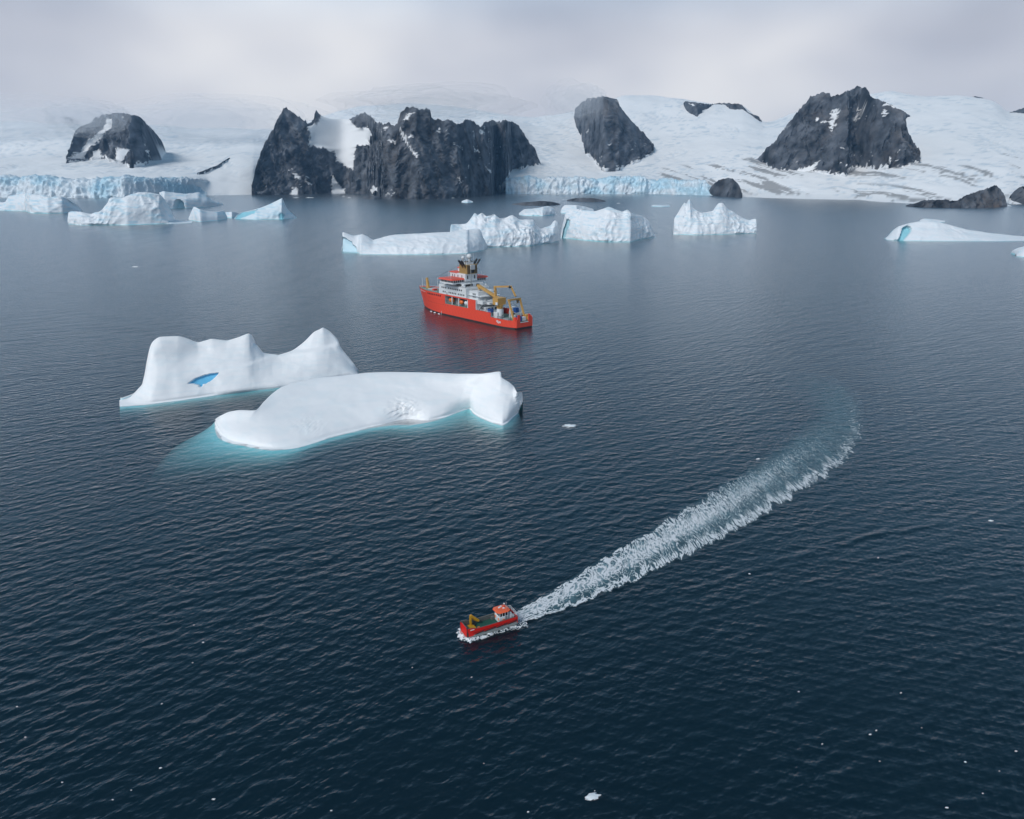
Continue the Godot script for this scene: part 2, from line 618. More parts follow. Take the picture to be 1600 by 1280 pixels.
# ==================================================================== icebergs
func berg(key: String, label: String, nu: int, nface: int, o := {}):
	var tint: Color = o.get("tint", Color(0.8, 0.84, 0.87))
	var ice: Color = o.get("ice", Color(0.5, 0.72, 0.82))
	var streak: float = o.get("streak", 0.3)
	var amp: float = o.get("amp", 1.0)
	var size: float = o.get("size", 14.0)
	var crag: float = o.get("crag", 0.0)
	var rows := []
	for a in BERG_ROWS[key]:
		var f := Vector3(a[0], 0.0, a[1])
		var r := Vector3(a[2], a[3], a[4])
		var e := Vector3(a[5], 0.0, a[6])
		var p: float = a[7]
		var row := [f + e * 1.5 + Vector3(0, -24, 0), f + e + Vector3(0, -7.0, 0), f + e * 0.5 + Vector3(0, -2.2, 0), f + Vector3(0, -0.15, 0)]
		for s in [0.33, 0.66]:
			var h := f.lerp(r, pow(s, p))
			row.append(Vector3(h.x, r.y * pow(s, 1.0 / p), h.z))
		row.append(r)
		row.append(r + Vector3(0, -r.y * 0.4, -a[8] * 0.7))
		row.append(Vector3(r.x, -0.5, r.z - a[8]))
		row.append(Vector3(r.x, -24.0, r.z - a[8] * 1.3))
		rows.append(row)
	for pass_ in o.get("even", 0):
		var was := rows.duplicate(true)
		for s in range(1, rows.size() - 1):
			for k in [4, 5]: rows[s][k] = (was[s - 1][k] + was[s][k] * 2.0 + was[s + 1][k]) / 4.0
	var n3 := nface / 3
	var segs := [2, 3, 4, n3, n3, n3, 5, 4, 2]
	var nv := 1
	for n in segs: nv += n
	var pos := loft(rows, nu, segs)
	var sd := hash(key) % 900
	var soft := noise(sd, size * 2.2, 3)
	var broken := noise(sd + 1, size, 4, true)
	var fleck := noise(sd + 2, size * 0.35, 3)
	var hollows := polygons(BERG_HOLLOWS.get(key, []))
	var deep: float = o.get("deep", 4.0)
	var hole: Color = o.get("hole", Color(0.2, 0.56, 0.76))
	var rough_spots: Array = o.get("rough_spots", [])
	var col := PackedColorArray()
	col.resize(pos.size())
	for k in pos.size():
		var p := pos[k]
		var c := tint
		if p.y > -0.1:
			var fade := clampf((p.y + 0.1) / (amp * 0.6 + 0.1), 0.0, 1.0)
			var s := Vector3(p.x, p.y * 0.7, p.z)
			var b := broken.get_noise_3dv(s)
			var d: float = soft.get_noise_3dv(p) * amp + fleck.get_noise_3dv(Vector3(p.x, p.y * 2.2, p.z)) * amp * o.get("fleck", 0.3) + b * crag * (0.6 + soft.get_noise_3dv(s * 0.6))
			for q in o.get("dents", []):
				d -= q[4] * exp(-pow((p.x - q[0]) / q[2], 2.0) - pow((p.y - q[1]) / q[3], 2.0))
			for q in o.get("aprons", []):
				d += q[3] * smoothstep(1.2, -1.2, p.y - lerpf(q[1], q[2], clampf((p.x - q[0]) / 85.0, 0.0, 1.0))) * smoothstep(q[0] - 12.0, q[0] + 12.0, p.x)
			d -= 1.1 * o.get("notch", 0.0) * exp(-pow((p.y - 0.5) / 0.7, 2.0))
			for q in rough_spots:
				var near := 1.0 - clampf(Vector3(q[0], p.y, q[1]).distance_to(p) / q[2], 0.0, 1.0)
				d += near * (fleck.get_noise_3dv(p * 2.2) * 1.3 + fleck.get_noise_3dv(p) * 0.9 + b * 0.6) * q[3]
			var streaks := smoothstep(0.05, 0.5, fleck.get_noise_3d(p.x * 0.25, p.y * 1.6 + p.x * 0.12, p.z * 0.25) + 0.25 * b)
			c = tint.lerp(ice, streaks * streak)
			for poly in hollows:
				if inside(poly, Vector2(p.x, p.y) + Vector2(b, fleck.get_noise_3dv(s)) * size * (0.08 if key != "near_rear" else 0.0)):
					c = hole
					d -= deep
			p += Vector3(0, 0.3, 1.0).normalized() * d * fade
		else:
			c = Color(0.28, 0.85, 0.92)  # turquoise filtering of the water put into the colour of the submerged ice
		pos[k] = p
		col[k] = c
	var t := thing("iceberg", label, "iceberg", Vector3.ZERO, o.get("group", ""))
	put("ice_body", grid(pos, nu, nv, col), M.ice, t)

func build_icebergs():
	var near_white := Color(0.885, 0.89, 0.895)
	berg("near_front", "near flat-topped white iceberg lying in front, with turquoise water at both ends", 300, 66, {"tint": near_white, "streak": 0.1, "amp": 0.7, "size": 9.0, "notch": 1.0, "crag": 0.15, "fleck": 0.08, "rough_spots": [[-90.0, -320.0, 11.0, 0.55], [-51.0, -342.0, 11.0, 1.1], [8.0, -352.0, 9.0, 1.6]], "even": 2, "dents": [[-49.0, 1.5, 8.0, 3.2, 6.5], [-100.0, 8.0, 9.0, 3.0, 0.9], [-20.0, 9.0, 22.0, 3.5, 1.4]]})
	berg("near_rear", "two-peaked white iceberg with a small bright blue hollow, behind the near flat one", 300, 96, {"tint": near_white, "streak": 0.12, "amp": 1.0, "size": 11.0, "notch": 0.6, "crag": 0.2, "fleck": 0.06, "deep": 1.6, "hole": Color(0.16, 0.52, 0.78), "even": 3, "dents": [[-167.0, 19.0, 9.0, 6.0, 3.0], [-188.0, 16.0, 6.0, 9.0, -2.0]], "aprons": [[-150.0, 11.0, 19.0, 2.2]]})
	var pale := Color(0.79, 0.83, 0.865)
	var bluish := {"tint": pale, "streak": 0.75, "amp": 3.0, "size": 34.0, "crag": 7.0, "ice": Color(0.5, 0.72, 0.83)}
	berg("far_left_slab", "pale blue sloping iceberg at the left edge of the bay", 120, 30, bluish)
	berg("far_left_wedge", "large pale blue wedge-shaped iceberg with a long low toe, left", 150, 42, bluish)
	berg("far_left_arch", "pale blue iceberg with a dark cave, behind the wedge-shaped one", 130, 36, bluish.merged({"deep": 26.0, "hole": Color(0.5, 0.72, 0.82)}))
	berg("small_block", "small pale blue block iceberg right of the wedge-shaped one", 60, 21, bluish.merged({"crag": 4.0, "amp": 1.5}, true))
	berg("small_hump", "tiny low ice hump between the small block and the fin-shaped iceberg", 24, 9, bluish.merged({"crag": 1.0, "amp": 0.8}, true))
	berg("shark_fin", "fin-shaped iceberg with a turquoise foot, right end of the left group", 90, 30, bluish.merged({"crag": 4.0, "tint": Color(0.72, 0.81, 0.86), "deep": 3.0, "hole": Color(0.3, 0.62, 0.72)}, true))
	berg("far_flat", "small flat pale iceberg below the left ice cliff", 30, 9, bluish.merged({"crag": 2.0, "amp": 1.0}, true))
	var mid := {"tint": Color(0.8, 0.83, 0.86), "streak": 0.6, "amp": 1.6, "size": 20.0, "crag": 4.5, "ice": Color(0.5, 0.7, 0.8)}
	berg("long_low", "long low white iceberg with a blue left end, behind the red ship", 220, 45, mid.merged({"crag": 2.2, "streak": 0.25, "deep": 5.0, "hole": Color(0.55, 0.74, 0.82)}, true))
	berg("castle", "jagged white iceberg with many small peaks, right of the long low one", 220, 54, mid.merged({"crag": 6.5}, true))
	berg("low_behind", "small low white iceberg behind the jagged one", 60, 15, mid)
	berg("cathedral", "blocky white iceberg with a teal cleft at its left corner", 180, 54, mid.merged({"crag": 6.0, "deep": 6.0, "hole": Color(0.38, 0.6, 0.67)}, true))
	berg("behind_cathedral", "low white iceberg peeping out behind the blocky one", 50, 15, mid)
	berg("twin_spire", "white iceberg with two sharp spires right of the blocky one", 160, 54, mid.merged({"crag": 4.0}, true))
	berg("whaleback", "smooth whale-backed iceberg with a turquoise hollow, on the right", 170, 36, mid.merged({"crag": 1.5, "streak": 0.2, "deep": 7.0, "hole": Color(0.3, 0.62, 0.7)}, true))
	berg("edge_lump", "white ice lump cut off by the right edge", 50, 18, mid)
	berg("behind_whaleback", "thin strip of ice just behind the whale-backed iceberg", 30, 9, mid.merged({"crag": 1.0, "amp": 0.6}, true))
	berg("strait_floe", "thin flat ice floe left of the two-spired iceberg", 24, 6, mid.merged({"crag": 0.5, "amp": 0.4}, true))
	berg("lone_cap", "lone small white ice cap below the dark headland", 24, 9, mid.merged({"crag": 0.8, "amp": 0.5}, true))

const ORDINALS := ["first", "second", "third", "fourth", "fifth", "sixth", "seventh", "eighth", "ninth", "tenth", "eleventh", "twelfth", "thirteenth", "fourteenth", "fifteenth", "sixteenth", "seventeenth", "eighteenth", "nineteenth", "twentieth", "twenty-first", "twenty-second", "twenty-third", "twenty-fourth", "twenty-fifth", "twenty-sixth", "twenty-seventh", "twenty-eighth", "twenty-ninth", "thirtieth", "thirty-first", "thirty-second", "thirty-third", "thirty-fourth"]

func build_ice_bits():
	var labels := {0: "small flat white ice piece floating right of the near icebergs", 1: "flat white ice piece close to the bottom edge of the picture", 3: "larger ice piece of a close pair, lower right", 4: "smaller ice piece of a close pair, lower right"}
	# place in the row of scraps, counted from the left, for those that nothing else sets apart
	var order := {}
	for far in [true, false]:
		var list := []
		for i in ICE_BITS.size():
			if not labels.has(i) and (ICE_BITS[i][1] < -1500.0) == far: list.append(i)
		list.sort_custom(func(p, q): return ICE_BITS[p][0] / -ICE_BITS[p][1] < ICE_BITS[q][0] / -ICE_BITS[q][1])
		for k in list.size(): order[list[k]] = ORDINALS[k] if k < ORDINALS.size() else "last"
	var shapes := []
	for v in 4:
		var n := noise(80 + v, 0.9, 3)
		var nu := 14
		var nv := 8
		var pos := PackedVector3Array()
		for j in nv:
			var el := lerpf(-0.5, 1.0, j / (nv - 1.0)) * PI / 2
			for i in nu:
				var az := TAU * i / (nu - 1.0)
				var d := Vector3(cos(az) * cos(el), sin(el), -sin(az) * cos(el))
				pos.append(d * (1.0 + 0.9 * n.get_noise_3dv(d * 1.3)) * Vector3(0.5, 0.8, 0.38))
		shapes.append(grid(pos, nu, nv))
	var m := paint(0.72, 0.77, 0.8, 0.5)
	for i in ICE_BITS.size():
		var b: Array = ICE_BITS[i]
		var far: bool = b[1] < -1500.0
		var t := thing("ice_chunk", labels.get(i, ("scrap of white ice far off near the shore, %s from the left" if far else "tiny white scrap of ice on the near dark water, %s from the left") % order.get(i, "next")), "ice", Vector3(b[0], wave(b[0], b[1], 0.5) - 0.02 * b[3], b[1]), "drifting ice far off" if far else "drifting ice on the near water")
		var o := put("ice_body", shapes[i % 4], m, t)
		o.scale = Vector3(b[2], b[3] * 0.42, b[2] * 0.8) * (0.45 if b[2] < 1.5 else 0.85)
		t.rotation.y = rng.randf_range(-0.5, 0.5)

# ==================================================================== parts for vessels
func box_mesh(size: Vector3, taper := Vector2.ONE) -> ArrayMesh:
	# a box with slightly bevelled long edges; taper scales the top in x and z
	var st := SurfaceTool.new()
	st.begin(Mesh.PRIMITIVE_TRIANGLES)
	var h := size / 2.0
	var b := minf(0.12, minf(h.x, minf(h.y, h.z)) * 0.3)
	var rings := [[-h.y, 1.0, Vector2.ONE], [h.y - b, 1.0, taper], [h.y, 0.0, taper]]
	var loops := []
	for r in rings:
		var ins: float = 0.0 if r[1] > 0.5 else b
		var hx: float = h.x * r[2].x - ins
		var hz: float = h.z * r[2].y - ins
		loops.append([Vector3(-hx, r[0], -hz), Vector3(hx, r[0], -hz), Vector3(hx, r[0], hz), Vector3(-hx, r[0], hz)])
	for l in 2:
		for i in 4:
			quad(st, loops[l][i], loops[l][(i + 1) % 4], loops[l + 1][(i + 1) % 4], loops[l + 1][i])
	quad(st, loops[2][0], loops[2][1], loops[2][2], loops[2][3])
	quad(st, loops[0][3], loops[0][2], loops[0][1], loops[0][0])
	st.generate_normals()
	return st.commit()

func quad(st: SurfaceTool, a: Vector3, b: Vector3, c: Vector3, d: Vector3):
	st.set_smooth_group(-1)
	for v in [a, b, c, a, c, d]: st.add_vertex(v)

func block(parent: Node, called: String, m: Material, x0: float, x1: float, y0: float, y1: float, z0: float, z1: float, taper := Vector2.ONE) -> MeshInstance3D:
	var o := put(called, box_mesh(Vector3(x1 - x0, y1 - y0, z1 - z0), taper), m, parent)
	o.position = Vector3((x0 + x1) / 2, (y0 + y1) / 2, (z0 + z1) / 2)
	return o

func bar(parent: Node, called: String, m: Material, a: Vector3, b: Vector3, w: float, d := -1.0) -> MeshInstance3D:
	var o := put(called, box_mesh(Vector3(w, a.distance_to(b), d if d > 0.0 else w)), m, parent)
	o.position = (a + b) / 2
	o.basis = along(b - a)
	return o

func along(v: Vector3) -> Basis:
	var y := v.normalized()
	var x := Vector3.FORWARD.cross(y)
	if x.length() < 0.1: x = Vector3.RIGHT.cross(y)
	x = x.normalized()
	return Basis(x, y, x.cross(y))

func tube(parent: Node, called: String, m: Material, a: Vector3, b: Vector3, r0: float, r1 := -1.0) -> MeshInstance3D:
	var c := CylinderMesh.new()
	c.bottom_radius = r0
	c.top_radius = r1 if r1 >= 0.0 else r0
	c.height = a.distance_to(b)
	c.radial_segments = 14
	c.rings = 1
	var o := put(called, c, m, parent)
	o.position = (a + b) / 2
	o.basis = along(b - a)
	return o

func ball(parent: Node, called: String, m: Material, at: Vector3, r: float, squash := 1.0) -> MeshInstance3D:
	var s := SphereMesh.new()
	s.radius = r
	s.height = 2.0 * r * squash
	s.radial_segments = 20
	s.rings = 12
	var o := put(called, s, m, parent)
	o.position = at
	return o

func railing(parent: Node, pts: Array, h: float, every: float, m: Material):
	# two wires and uprights, one part
	var st := SurfaceTool.new()
	st.begin(Mesh.PRIMITIVE_TRIANGLES)
	var add := func(a: Vector3, b: Vector3, w: float):
		st.append_from(box_mesh(Vector3(w, a.distance_to(b), w)), 0, Transform3D(along(b - a), (a + b) / 2))
	for k in pts.size() - 1:
		var a: Vector3 = pts[k]
		var b: Vector3 = pts[k + 1]
		var n := maxi(1, roundi(a.distance_to(b) / every))
		for f in [1.0, 0.5]: add.call(a + Vector3(0, h * f, 0), b + Vector3(0, h * f, 0), 0.07)
		for i in n + 1:
			var p := a.lerp(b, i / float(n))
			add.call(p, p + Vector3(0, h, 0), 0.07)
	put("railing", st.commit(), m, parent)

func eight_sided(rings: Array, chamfer: float) -> ArrayMesh:
	# a lid with cut corners: rings of [height, half length, half width] from the bottom up, closed at both ends
	var st := SurfaceTool.new()
	st.begin(Mesh.PRIMITIVE_TRIANGLES)
	var loops := []
	for r in rings:
		var x: float = r[1]
		var z: float = r[2]
		var c := minf(chamfer, minf(x, z) * 0.6)
		var l := []
		for p in [[-x + c, -z], [x - c, -z], [x, -z + c], [x, z - c], [x - c, z], [-x + c, z], [-x, z - c], [-x, -z + c]]: l.append(Vector3(p[0], r[0], p[1]))
		loops.append(l)
	for k in loops.size() - 1:
		for i in 8: quad(st, loops[k][i], loops[k][(i + 1) % 8], loops[k + 1][(i + 1) % 8], loops[k + 1][i])
	var top: Array = loops[loops.size() - 1]
	var low: Array = loops[0]
	for i in range(1, 7):
		for v in [top[0], top[i], top[i + 1], low[0], low[i + 1], low[i]]: st.add_vertex(v)
	st.generate_normals()
	return st.commit()

# ==================================================================== the red research ship (x to the bow, z to starboard)
func stem(y: float) -> float:
	return 115.0 + 7.0 * pow(clampf(y / 17.0, 0.0, 1.2), 1.15) + minf(y, 0.0) * 0.6

func half_beam(x: float, y: float) -> float:
	var xs := 66.0 + 18.0 * clampf(y / 17.0, 0.0, 1.1)
	var b := 11.8
	if x > xs: b *= 1.0 - pow(clampf((x - xs) / (stem(y) - xs), 0.0, 1.0), 2.1)
	if x < 3.0: b -= 4.0 * pow((3.0 - x) / 17.0, 2.2)
	return maxf(b, 0.02)

func shell(st: SurfaceTool, side: float, x0: float, x1: float, y0: float, y1: float, nx: int, ny: int, off := 0.0):
	var at := func(i: int, j: int) -> Vector3:
		var y := lerpf(y0, y1, j / float(ny))
		var xe := minf(x1, stem(y)) if x1 < 110.0 else stem(y)
		var x := lerpf(x0, xe, i / float(nx))
		return Vector3(x, y, side * (half_beam(x, y) + off))
	st.set_smooth_group(0)
	for i in nx:
		for j in ny:
			var a: Vector3 = at.call(i, j)
			var b: Vector3 = at.call(i + 1, j)
			var c: Vector3 = at.call(i + 1, j + 1)
			var d: Vector3 = at.call(i, j + 1)
			var seq := [a, d, c, a, c, b] if side > 0.0 else [a, c, d, a, b, c]
			for v in seq: st.add_vertex(v)

func flat_deck(called: String, m: Material, parent: Node, x0: float, x1: float, y: float, inset: float) -> MeshInstance3D:
	var pos := PackedVector3Array()
	var n := 30
	for side in [1.0, -1.0]:
		for i in n:
			var x := lerpf(x0, x1, i / (n - 1.0))
			pos.append(Vector3(x, y, side * maxf(half_beam(x, y) - inset, 0.02)))
	return put(called, grid(pos, n, 2), m, parent)

func window_row(parent: Node, xs: Array, y: float, z: float, w: float, h: float):
	for x in xs: block(parent, "window", M.glass, x - w / 2, x + w / 2, y - h / 2, y + h / 2, z - 0.08, z + 0.08)

func build_ship():
	var ship := thing("research_ship", "large red-hulled research ship with white superstructure and buff cranes, anchored before the icebergs", "ship", Vector3(0, 0, -572))
	ship.basis = Basis(Vector3(-0.656, 0, -0.755), Vector3.UP, Vector3(0.755, 0, -0.656))
	# ---- hull: low aft, one step up amidships, high from the boat bay to the bow
	var st := SurfaceTool.new()
	st.begin(Mesh.PRIMITIVE_TRIANGLES)
	for side in [-1.0, 1.0]:
		shell(st, side, -14.0, 200.0, 1.0, 6.2, 60, 4)
		shell(st, side, 11.0, 200.0, 6.2, 9.4, 50, 3)
		shell(st, side, 68.5, 200.0, 9.4, 16.9, 28, 6)
		shell(st, side, 29.0, 39.0, 9.4, 16.9, 4, 2)
		shell(st, side, 39.0, 68.5, 15.9, 16.9, 12, 1)
		# inner faces of the bulwarks
		shell(st, side, -13.6, 29.0, 5.2, 6.2, 20, 1, -0.35)
		shell(st, side, 11.3, 29.0, 6.2, 9.4, 10, 1, -0.35)
	st.generate_normals()
	var hull := put("hull", st.commit(), M.hull_red, ship)
	# transom: a wall with the stern gate left open between two horns
	for p in [[-7.8, -6.6, 1.0, 7.0], [-6.6, -4.4, 1.0, 10.4], [-4.4, 3.8, 1.0, 4.4], [3.8, 5.6, 1.0, 10.2], [5.6, 7.8, 1.0, 7.4]]:
		block(hull, "transom_plate", M.hull_red, -14.3, -13.7, p[2], p[3], p[0], p[1])
	for s in [-1, 1]: block(hull, "stern_horn", M.hull_red, -13.7, -10.5, 5.2, 8.6, s * 7.4 - 0.9, s * 7.4 + 0.9, Vector2(0.5, 1.0))
	block(hull, "stern_sill", M.white, -14.4, -13.2, 4.4, 4.75, -4.4, 3.8)
	st = SurfaceTool.new()
	st.begin(Mesh.PRIMITIVE_TRIANGLES)
	for side in [-1.0, 1.0]: shell(st, side, -13.0, 200.0, -3.0, 1.02, 50, 2, 0.05)
	st.generate_normals()
	put("boot_top", st.commit(), M.boot, ship)
	block(ship, "stern_underside", M.boot, -14.0, -12.8, -1.5, 1.0, -7.6, 7.6)
	flat_deck("main_deck", M.green, ship, -13.7, 29.0, 5.2, 0.3)
	flat_deck("foredeck", M.green, ship, 29.0, 121.5, 16.4, 0.3)
	block(ship, "aft_bulkhead", M.white, 28.4, 29.0, 5.2, 16.4, -11.6, 11.6)
	# ---- boat bays cut into both sides, lifeboats inside
	for s in [-1, 1]:
		var bay := block(ship, "boat_bay", M.grey, 38.8, 68.7, 9.3, 16.0, minf(s * 7.4, s * 7.8), maxf(s * 7.4, s * 7.8))
		block(bay, "bay_floor", M.green, -14.9, 14.9, -3.35, -3.1, minf(s * 0.2, s * 4.1), maxf(s * 0.2, s * 4.1))
		for x in [-14.8, -3.2, 5.5]: block(bay, "bay_post", M.white, x - 0.35, x + 0.35, -3.1, 3.2, minf(s * 3.6, s * 4.2), maxf(s * 3.6, s * 4.2))
		block(bay, "bay_end", M.offwhite, 14.6, 14.9, -3.1, 3.3, minf(s * 0.2, s * 4.0), maxf(s * 0.2, s * 4.0))
		for b in [[62.5, M.orange, 7.0], [49.8, M.orange, 5.2], [43.0, M.white, 5.0]]:
			var boat := ball(ship, "lifeboat", b[1], Vector3(b[0], 12.6, s * 9.6), 1.5, 0.9)
			boat.scale = Vector3(b[2] / 3.0, 1.35, 1.05)
			block(boat, "canopy", M.dark, -0.55, 0.55, 1.05, 1.6, -0.7, 0.7, Vector2(0.8, 0.8))
	# ---- dark ports along the side
	for x in [75, 77.6, 80.2, 82.8, 85.4, 88, 90.6, 93.2]:
		var z := half_beam(x, 15.0)
		block(hull, "port", M.glass, x - 0.65, x + 0.65, 14.3, 15.6, -z - 0.1, -z + 0.4)
	for row in [[11.8, 92.0, 9, 3.2], [8.2, 95.0, 11, 3.0]]:
		for k in row[2]:
			var x: float = row[1] - k * row[3]
			var z := half_beam(x, row[0])
			block(hull, "porthole", M.dark, x - 0.22, x + 0.22, row[0] - 0.22, row[0] + 0.22, -z - 0.06, -z + 0.3)
	for k in 9:
		var x := 98.0 + k * 1.55
		var z := half_beam(x, 15.3)
		var z2 := half_beam(x + 1.1, 15.3)
		var w := bar(hull, "name_lettering", M.white, Vector3(x, 15.3, -z - 0.12), Vector3(x + 1.15, 15.3, -z2 - 0.12), 0.12, 0.7)
		w.set_meta("label", "white ship's name on the bow")
	var flag := put("flag_emblem", box_mesh(Vector3(5.2, 0.5, 0.1)), M.white, hull)
	flag.position = Vector3(1.6, 3.8, -11.9)
	flag.rotation.z = 0.14
	block(flag, "flag_stripe", M.white, -2.4, -0.6, 0.5, 0.9, -0.06, 0.06)
	block(flag, "flag_stripe", M.white, 0.2, 2.4, 0.55, 0.95, -0.06, 0.06)
	block(flag, "flag_stripe", M.white, -0.9, 1.6, -0.95, -0.55, -0.06, 0.06)
	# ---- foredeck: buff crane folded upright, hatches, light mast
	var fc := tube(ship, "bow_crane", M.buff, Vector3(108.5, 16.4, 0), Vector3(110.0, 25.0, 0), 1.5, 1.1)
	tube(fc, "crane_foot", M.buff, Vector3(0, -4.6, 0), Vector3(0, -3.6, 0), 2.0)
	block(ship, "deck_hatch", M.offwhite, 98, 104, 16.4, 17.1, -3.5, 3.5)
	block(ship, "winch", M.hull_red, 93, 95.5, 16.4, 17.8, -5, -1.5)
	block(ship, "winch", M.grey, 92, 94, 16.4, 17.6, 2, 5)
	tube(ship, "light_mast", M.white, Vector3(96, 16.4, 1.0), Vector3(96, 27, 1.0), 0.16, 0.1)
	tube(ship, "light_mast", M.white, Vector3(117, 16.4, 0), Vector3(117, 24, 0), 0.14, 0.08)
	var fr := []
	for x in [80, 88, 96, 104, 110, 115, 119]: fr.append(Vector3(x, 16.9, -half_beam(x, 16.9) + 0.3))
	for x in [119, 115, 110, 104, 96, 88, 80]: fr.append(Vector3(x, 16.9, half_beam(x, 16.9) - 0.3))
	railing(ship, fr, 1.1, 3.0, M.white)
	# ---- superstructure
	var house := block(ship, "deckhouse", M.white, 41, 77, 16.42, 24.4, -11.5, 11.5)
	window_row(house, [13.5, 11, 8.6, 4.8, 2.4, 0, -2.4, -4.8, -7.2, -9.6, -12], -0.6 + 2.4, -11.5, 1.2, 1.3)
	window_row(house, [12, 9.6, 4.2, 2, -0.2, -2.4, -4.6, -8, -10.4, -12.6, -15], -1.6, -11.5, 1.2, 1.3)
	block(house, "dark_hangar_opening", M.dark, -18.15, -17.9, -1.8, 2.4, -6.5, 3.5)  # dark panel in place of the shade inside the open hangar
	block(house, "door", M.grey, 6.4, 7.5, -3.6, -1.4, -11.6, -11.4)
	var mid := block(ship, "accommodation_tier", M.white, 46, 73, 24.4, 26.9, -9.6, 9.6)
	window_row(mid, [2, 4, 6, 8], 0.2, -9.6, 1.3, 1.2)
	block(mid, "side_opening", M.dark, -13.62, -13.3, -0.9, 1.0, -8.2, -1.0)
	block(mid, "side_opening", M.dark, -10.5, -3.5, -0.8, 0.9, -9.75, -9.5)
	block(mid, "deck_edge", M.offwhite, -16.5, 14, -1.2, -0.9, -11.3, 11.3)
	railing(ship, [Vector3(74, 24.5, -11.2), Vector3(42, 24.5, -11.2), Vector3(42, 24.5, 11.2)], 1.1, 2.6, M.offwhite)
	# ---- bridge with its two wings
	var bridge := block(ship, "bridge", M.white, 50.5, 67.5, 26.9, 27.9, -17.2, 17.2)
	block(bridge, "window_band", M.glass, -7.6, 8.0, 0.5, 2.5, -16.9, 16.9)
	for s in [-1, 1]:
		for k in 9: block(bridge, "mullion", M.white, -7.4 + k * 1.9 - 0.16, -7.4 + k * 1.9 + 0.16, 0.5, 2.5, s * 17.0 - 0.12, s * 17.0 + 0.12)
		for k in 6: block(bridge, "mullion", M.white, -7.85, -7.5, 0.5, 2.5, s * (5.6 + k * 2.05) - 0.3, s * (5.6 + k * 2.05) + 0.3)
		var roof := block(ship, "bridge_roof", M.roof_red, 49.8, 68.6, 29.85, 31.0, minf(s * 4.5, s * 18.2), maxf(s * 4.5, s * 18.2), Vector2(0.86, 0.93))
		tube(roof, "roof_aerial", M.white, Vector3(-4, 0.7, s * 4.0), Vector3(-4, 4.2, s * 4.0), 0.12)
	var upper := block(ship, "upper_house", M.white, 49, 69, 28.4, 34.2, -5.8, 5.8)
	window_row(upper, [6.5, 3.8, -0.4, -5.6], 0.6, -5.8, 0.8, 2.0)
	for z in [-3.6, 3.4]: block(upper, "door", M.dark, -10.1, -9.9, -1.2, 1.6, z - 0.5, z + 0.5)
	block(upper, "top_roof", M.roof_red, 0.5, 10.8, 2.9, 3.7, -6.3, 6.3, Vector2(0.85, 0.85))
	ball(upper, "satellite_dome", M.white, Vector3(-8.4, 3.9, 4.6), 1.1)
	var nest := block(ship, "lookout", M.white, 61, 64, 34.2, 37.6, -1.6, 1.6)
	block(nest, "lookout_roof", M.roof_red, -2.2, 2.2, 1.7, 2.5, -2.3, 2.3, Vector2(0.7, 0.7))
	# ---- funnel casing, splayed exhausts, mast with its domes
	var fun := block(ship, "funnel", M.funnel, 47.5, 58, 34.2, 41.2, -5.0, 5.0, Vector2(0.9, 1.0))
	block(fun, "louvre", M.dark, -5.35, -5.1, -2.9, -0.6, -1.9, 1.9)
	for s in [-1, 1]: block(fun, "casing_side", M.brown, -5.4, -4.0, -3.4, 3.2, s * 3.7 - 1.2, s * 3.7 + 1.2)
	block(fun, "exhaust_housing", M.offwhite, -6.2, -4.2, -0.2, 3.4, -2.0, 2.0)
	for s in [-1, 1]:
		for k in 2:
			var e := tube(ship, "exhaust_pipe", M.brown, Vector3(50.0 + k * 3.0, 37.6, s * 3.6), Vector3(49.6 + k * 3.4, 42.0, s * 7.0), 0.75, 0.65)
			tube(e, "exhaust_tip", M.dark, Vector3(0, 2.2, 0), Vector3(0, 6.2, 0), 0.85, 0.8)
	var mast := block(ship, "mast", M.offwhite, 50, 56, 41.2, 43.0, -3.4, 3.4, Vector2(0.8, 0.8))
	tube(mast, "mast_post", M.offwhite, Vector3(-1.4, 0.9, 0.4), Vector3(-1.4, 3.8, 0.4), 1.2, 1.0)
	ball(mast, "satellite_dome", M.white, Vector3(-1.4, 5.2, 0.4), 2.1)
	tube(mast, "mast_post", M.offwhite, Vector3(2.4, 0.9, -3.0), Vector3(2.4, 3.2, -3.0), 0.5)
	ball(mast, "satellite_dome", M.white, Vector3(2.4, 4.1, -3.0), 1.4)
	for p in [[3.0, 0.2, 9.0], [-2.6, -3.4, 6.0], [-2.6, 3.6, 7.5]]: tube(mast, "aerial", M.white, Vector3(p[0], 0.9, p[1]), Vector3(p[0], p[2], p[1]), 0.14, 0.08)
	for p in [[-4.6, 41.2, 4.6], [4.6, 41.2, -4.6]]: bar(ship, "mast_leg", M.brown, Vector3(49.5, 36.0, p[0]), Vector3(52.5, 44.0, p[0] * 0.5), 0.6)
	bar(ship, "mast_yard", M.brown, Vector3(51.5, 43.4, -5.2), Vector3(51.5, 43.4, 5.2), 0.5)
	for p in [[60.0, -14.0], [60.0, 14.0], [66.0, -9.0], [53.0, 9.5]]: tube(ship, "whip_aerial", M.offwhite, Vector3(p[0], 31.2, p[1]), Vector3(p[0], 36.5, p[1]), 0.1)
	for s in [-1, 1]:
		tube(ship, "stay", M.dark, Vector3(53, 44, 0), Vector3(96, 27, 1.0 + s * 0.2), 0.07)
		ball(ship, "life_raft", M.white, Vector3(44.0, 25.2, s * 10.6), 0.7)
		ball(ship, "life_raft", M.white, Vector3(47.0, 25.2, s * 10.6), 0.7)
	for p in [[24.0, 17.6, -6.0], [27.0, 17.6, 2.0], [33.0, 23.4, -4.0], [36.0, 23.4, 3.0], [25.5, 12.6, -9.6]]: block(ship, "deck_locker", M.grey, p[0] - 0.9, p[0] + 0.9, p[1] - 1.2, p[1] + 0.2, p[2] - 0.8, p[2] + 0.8)
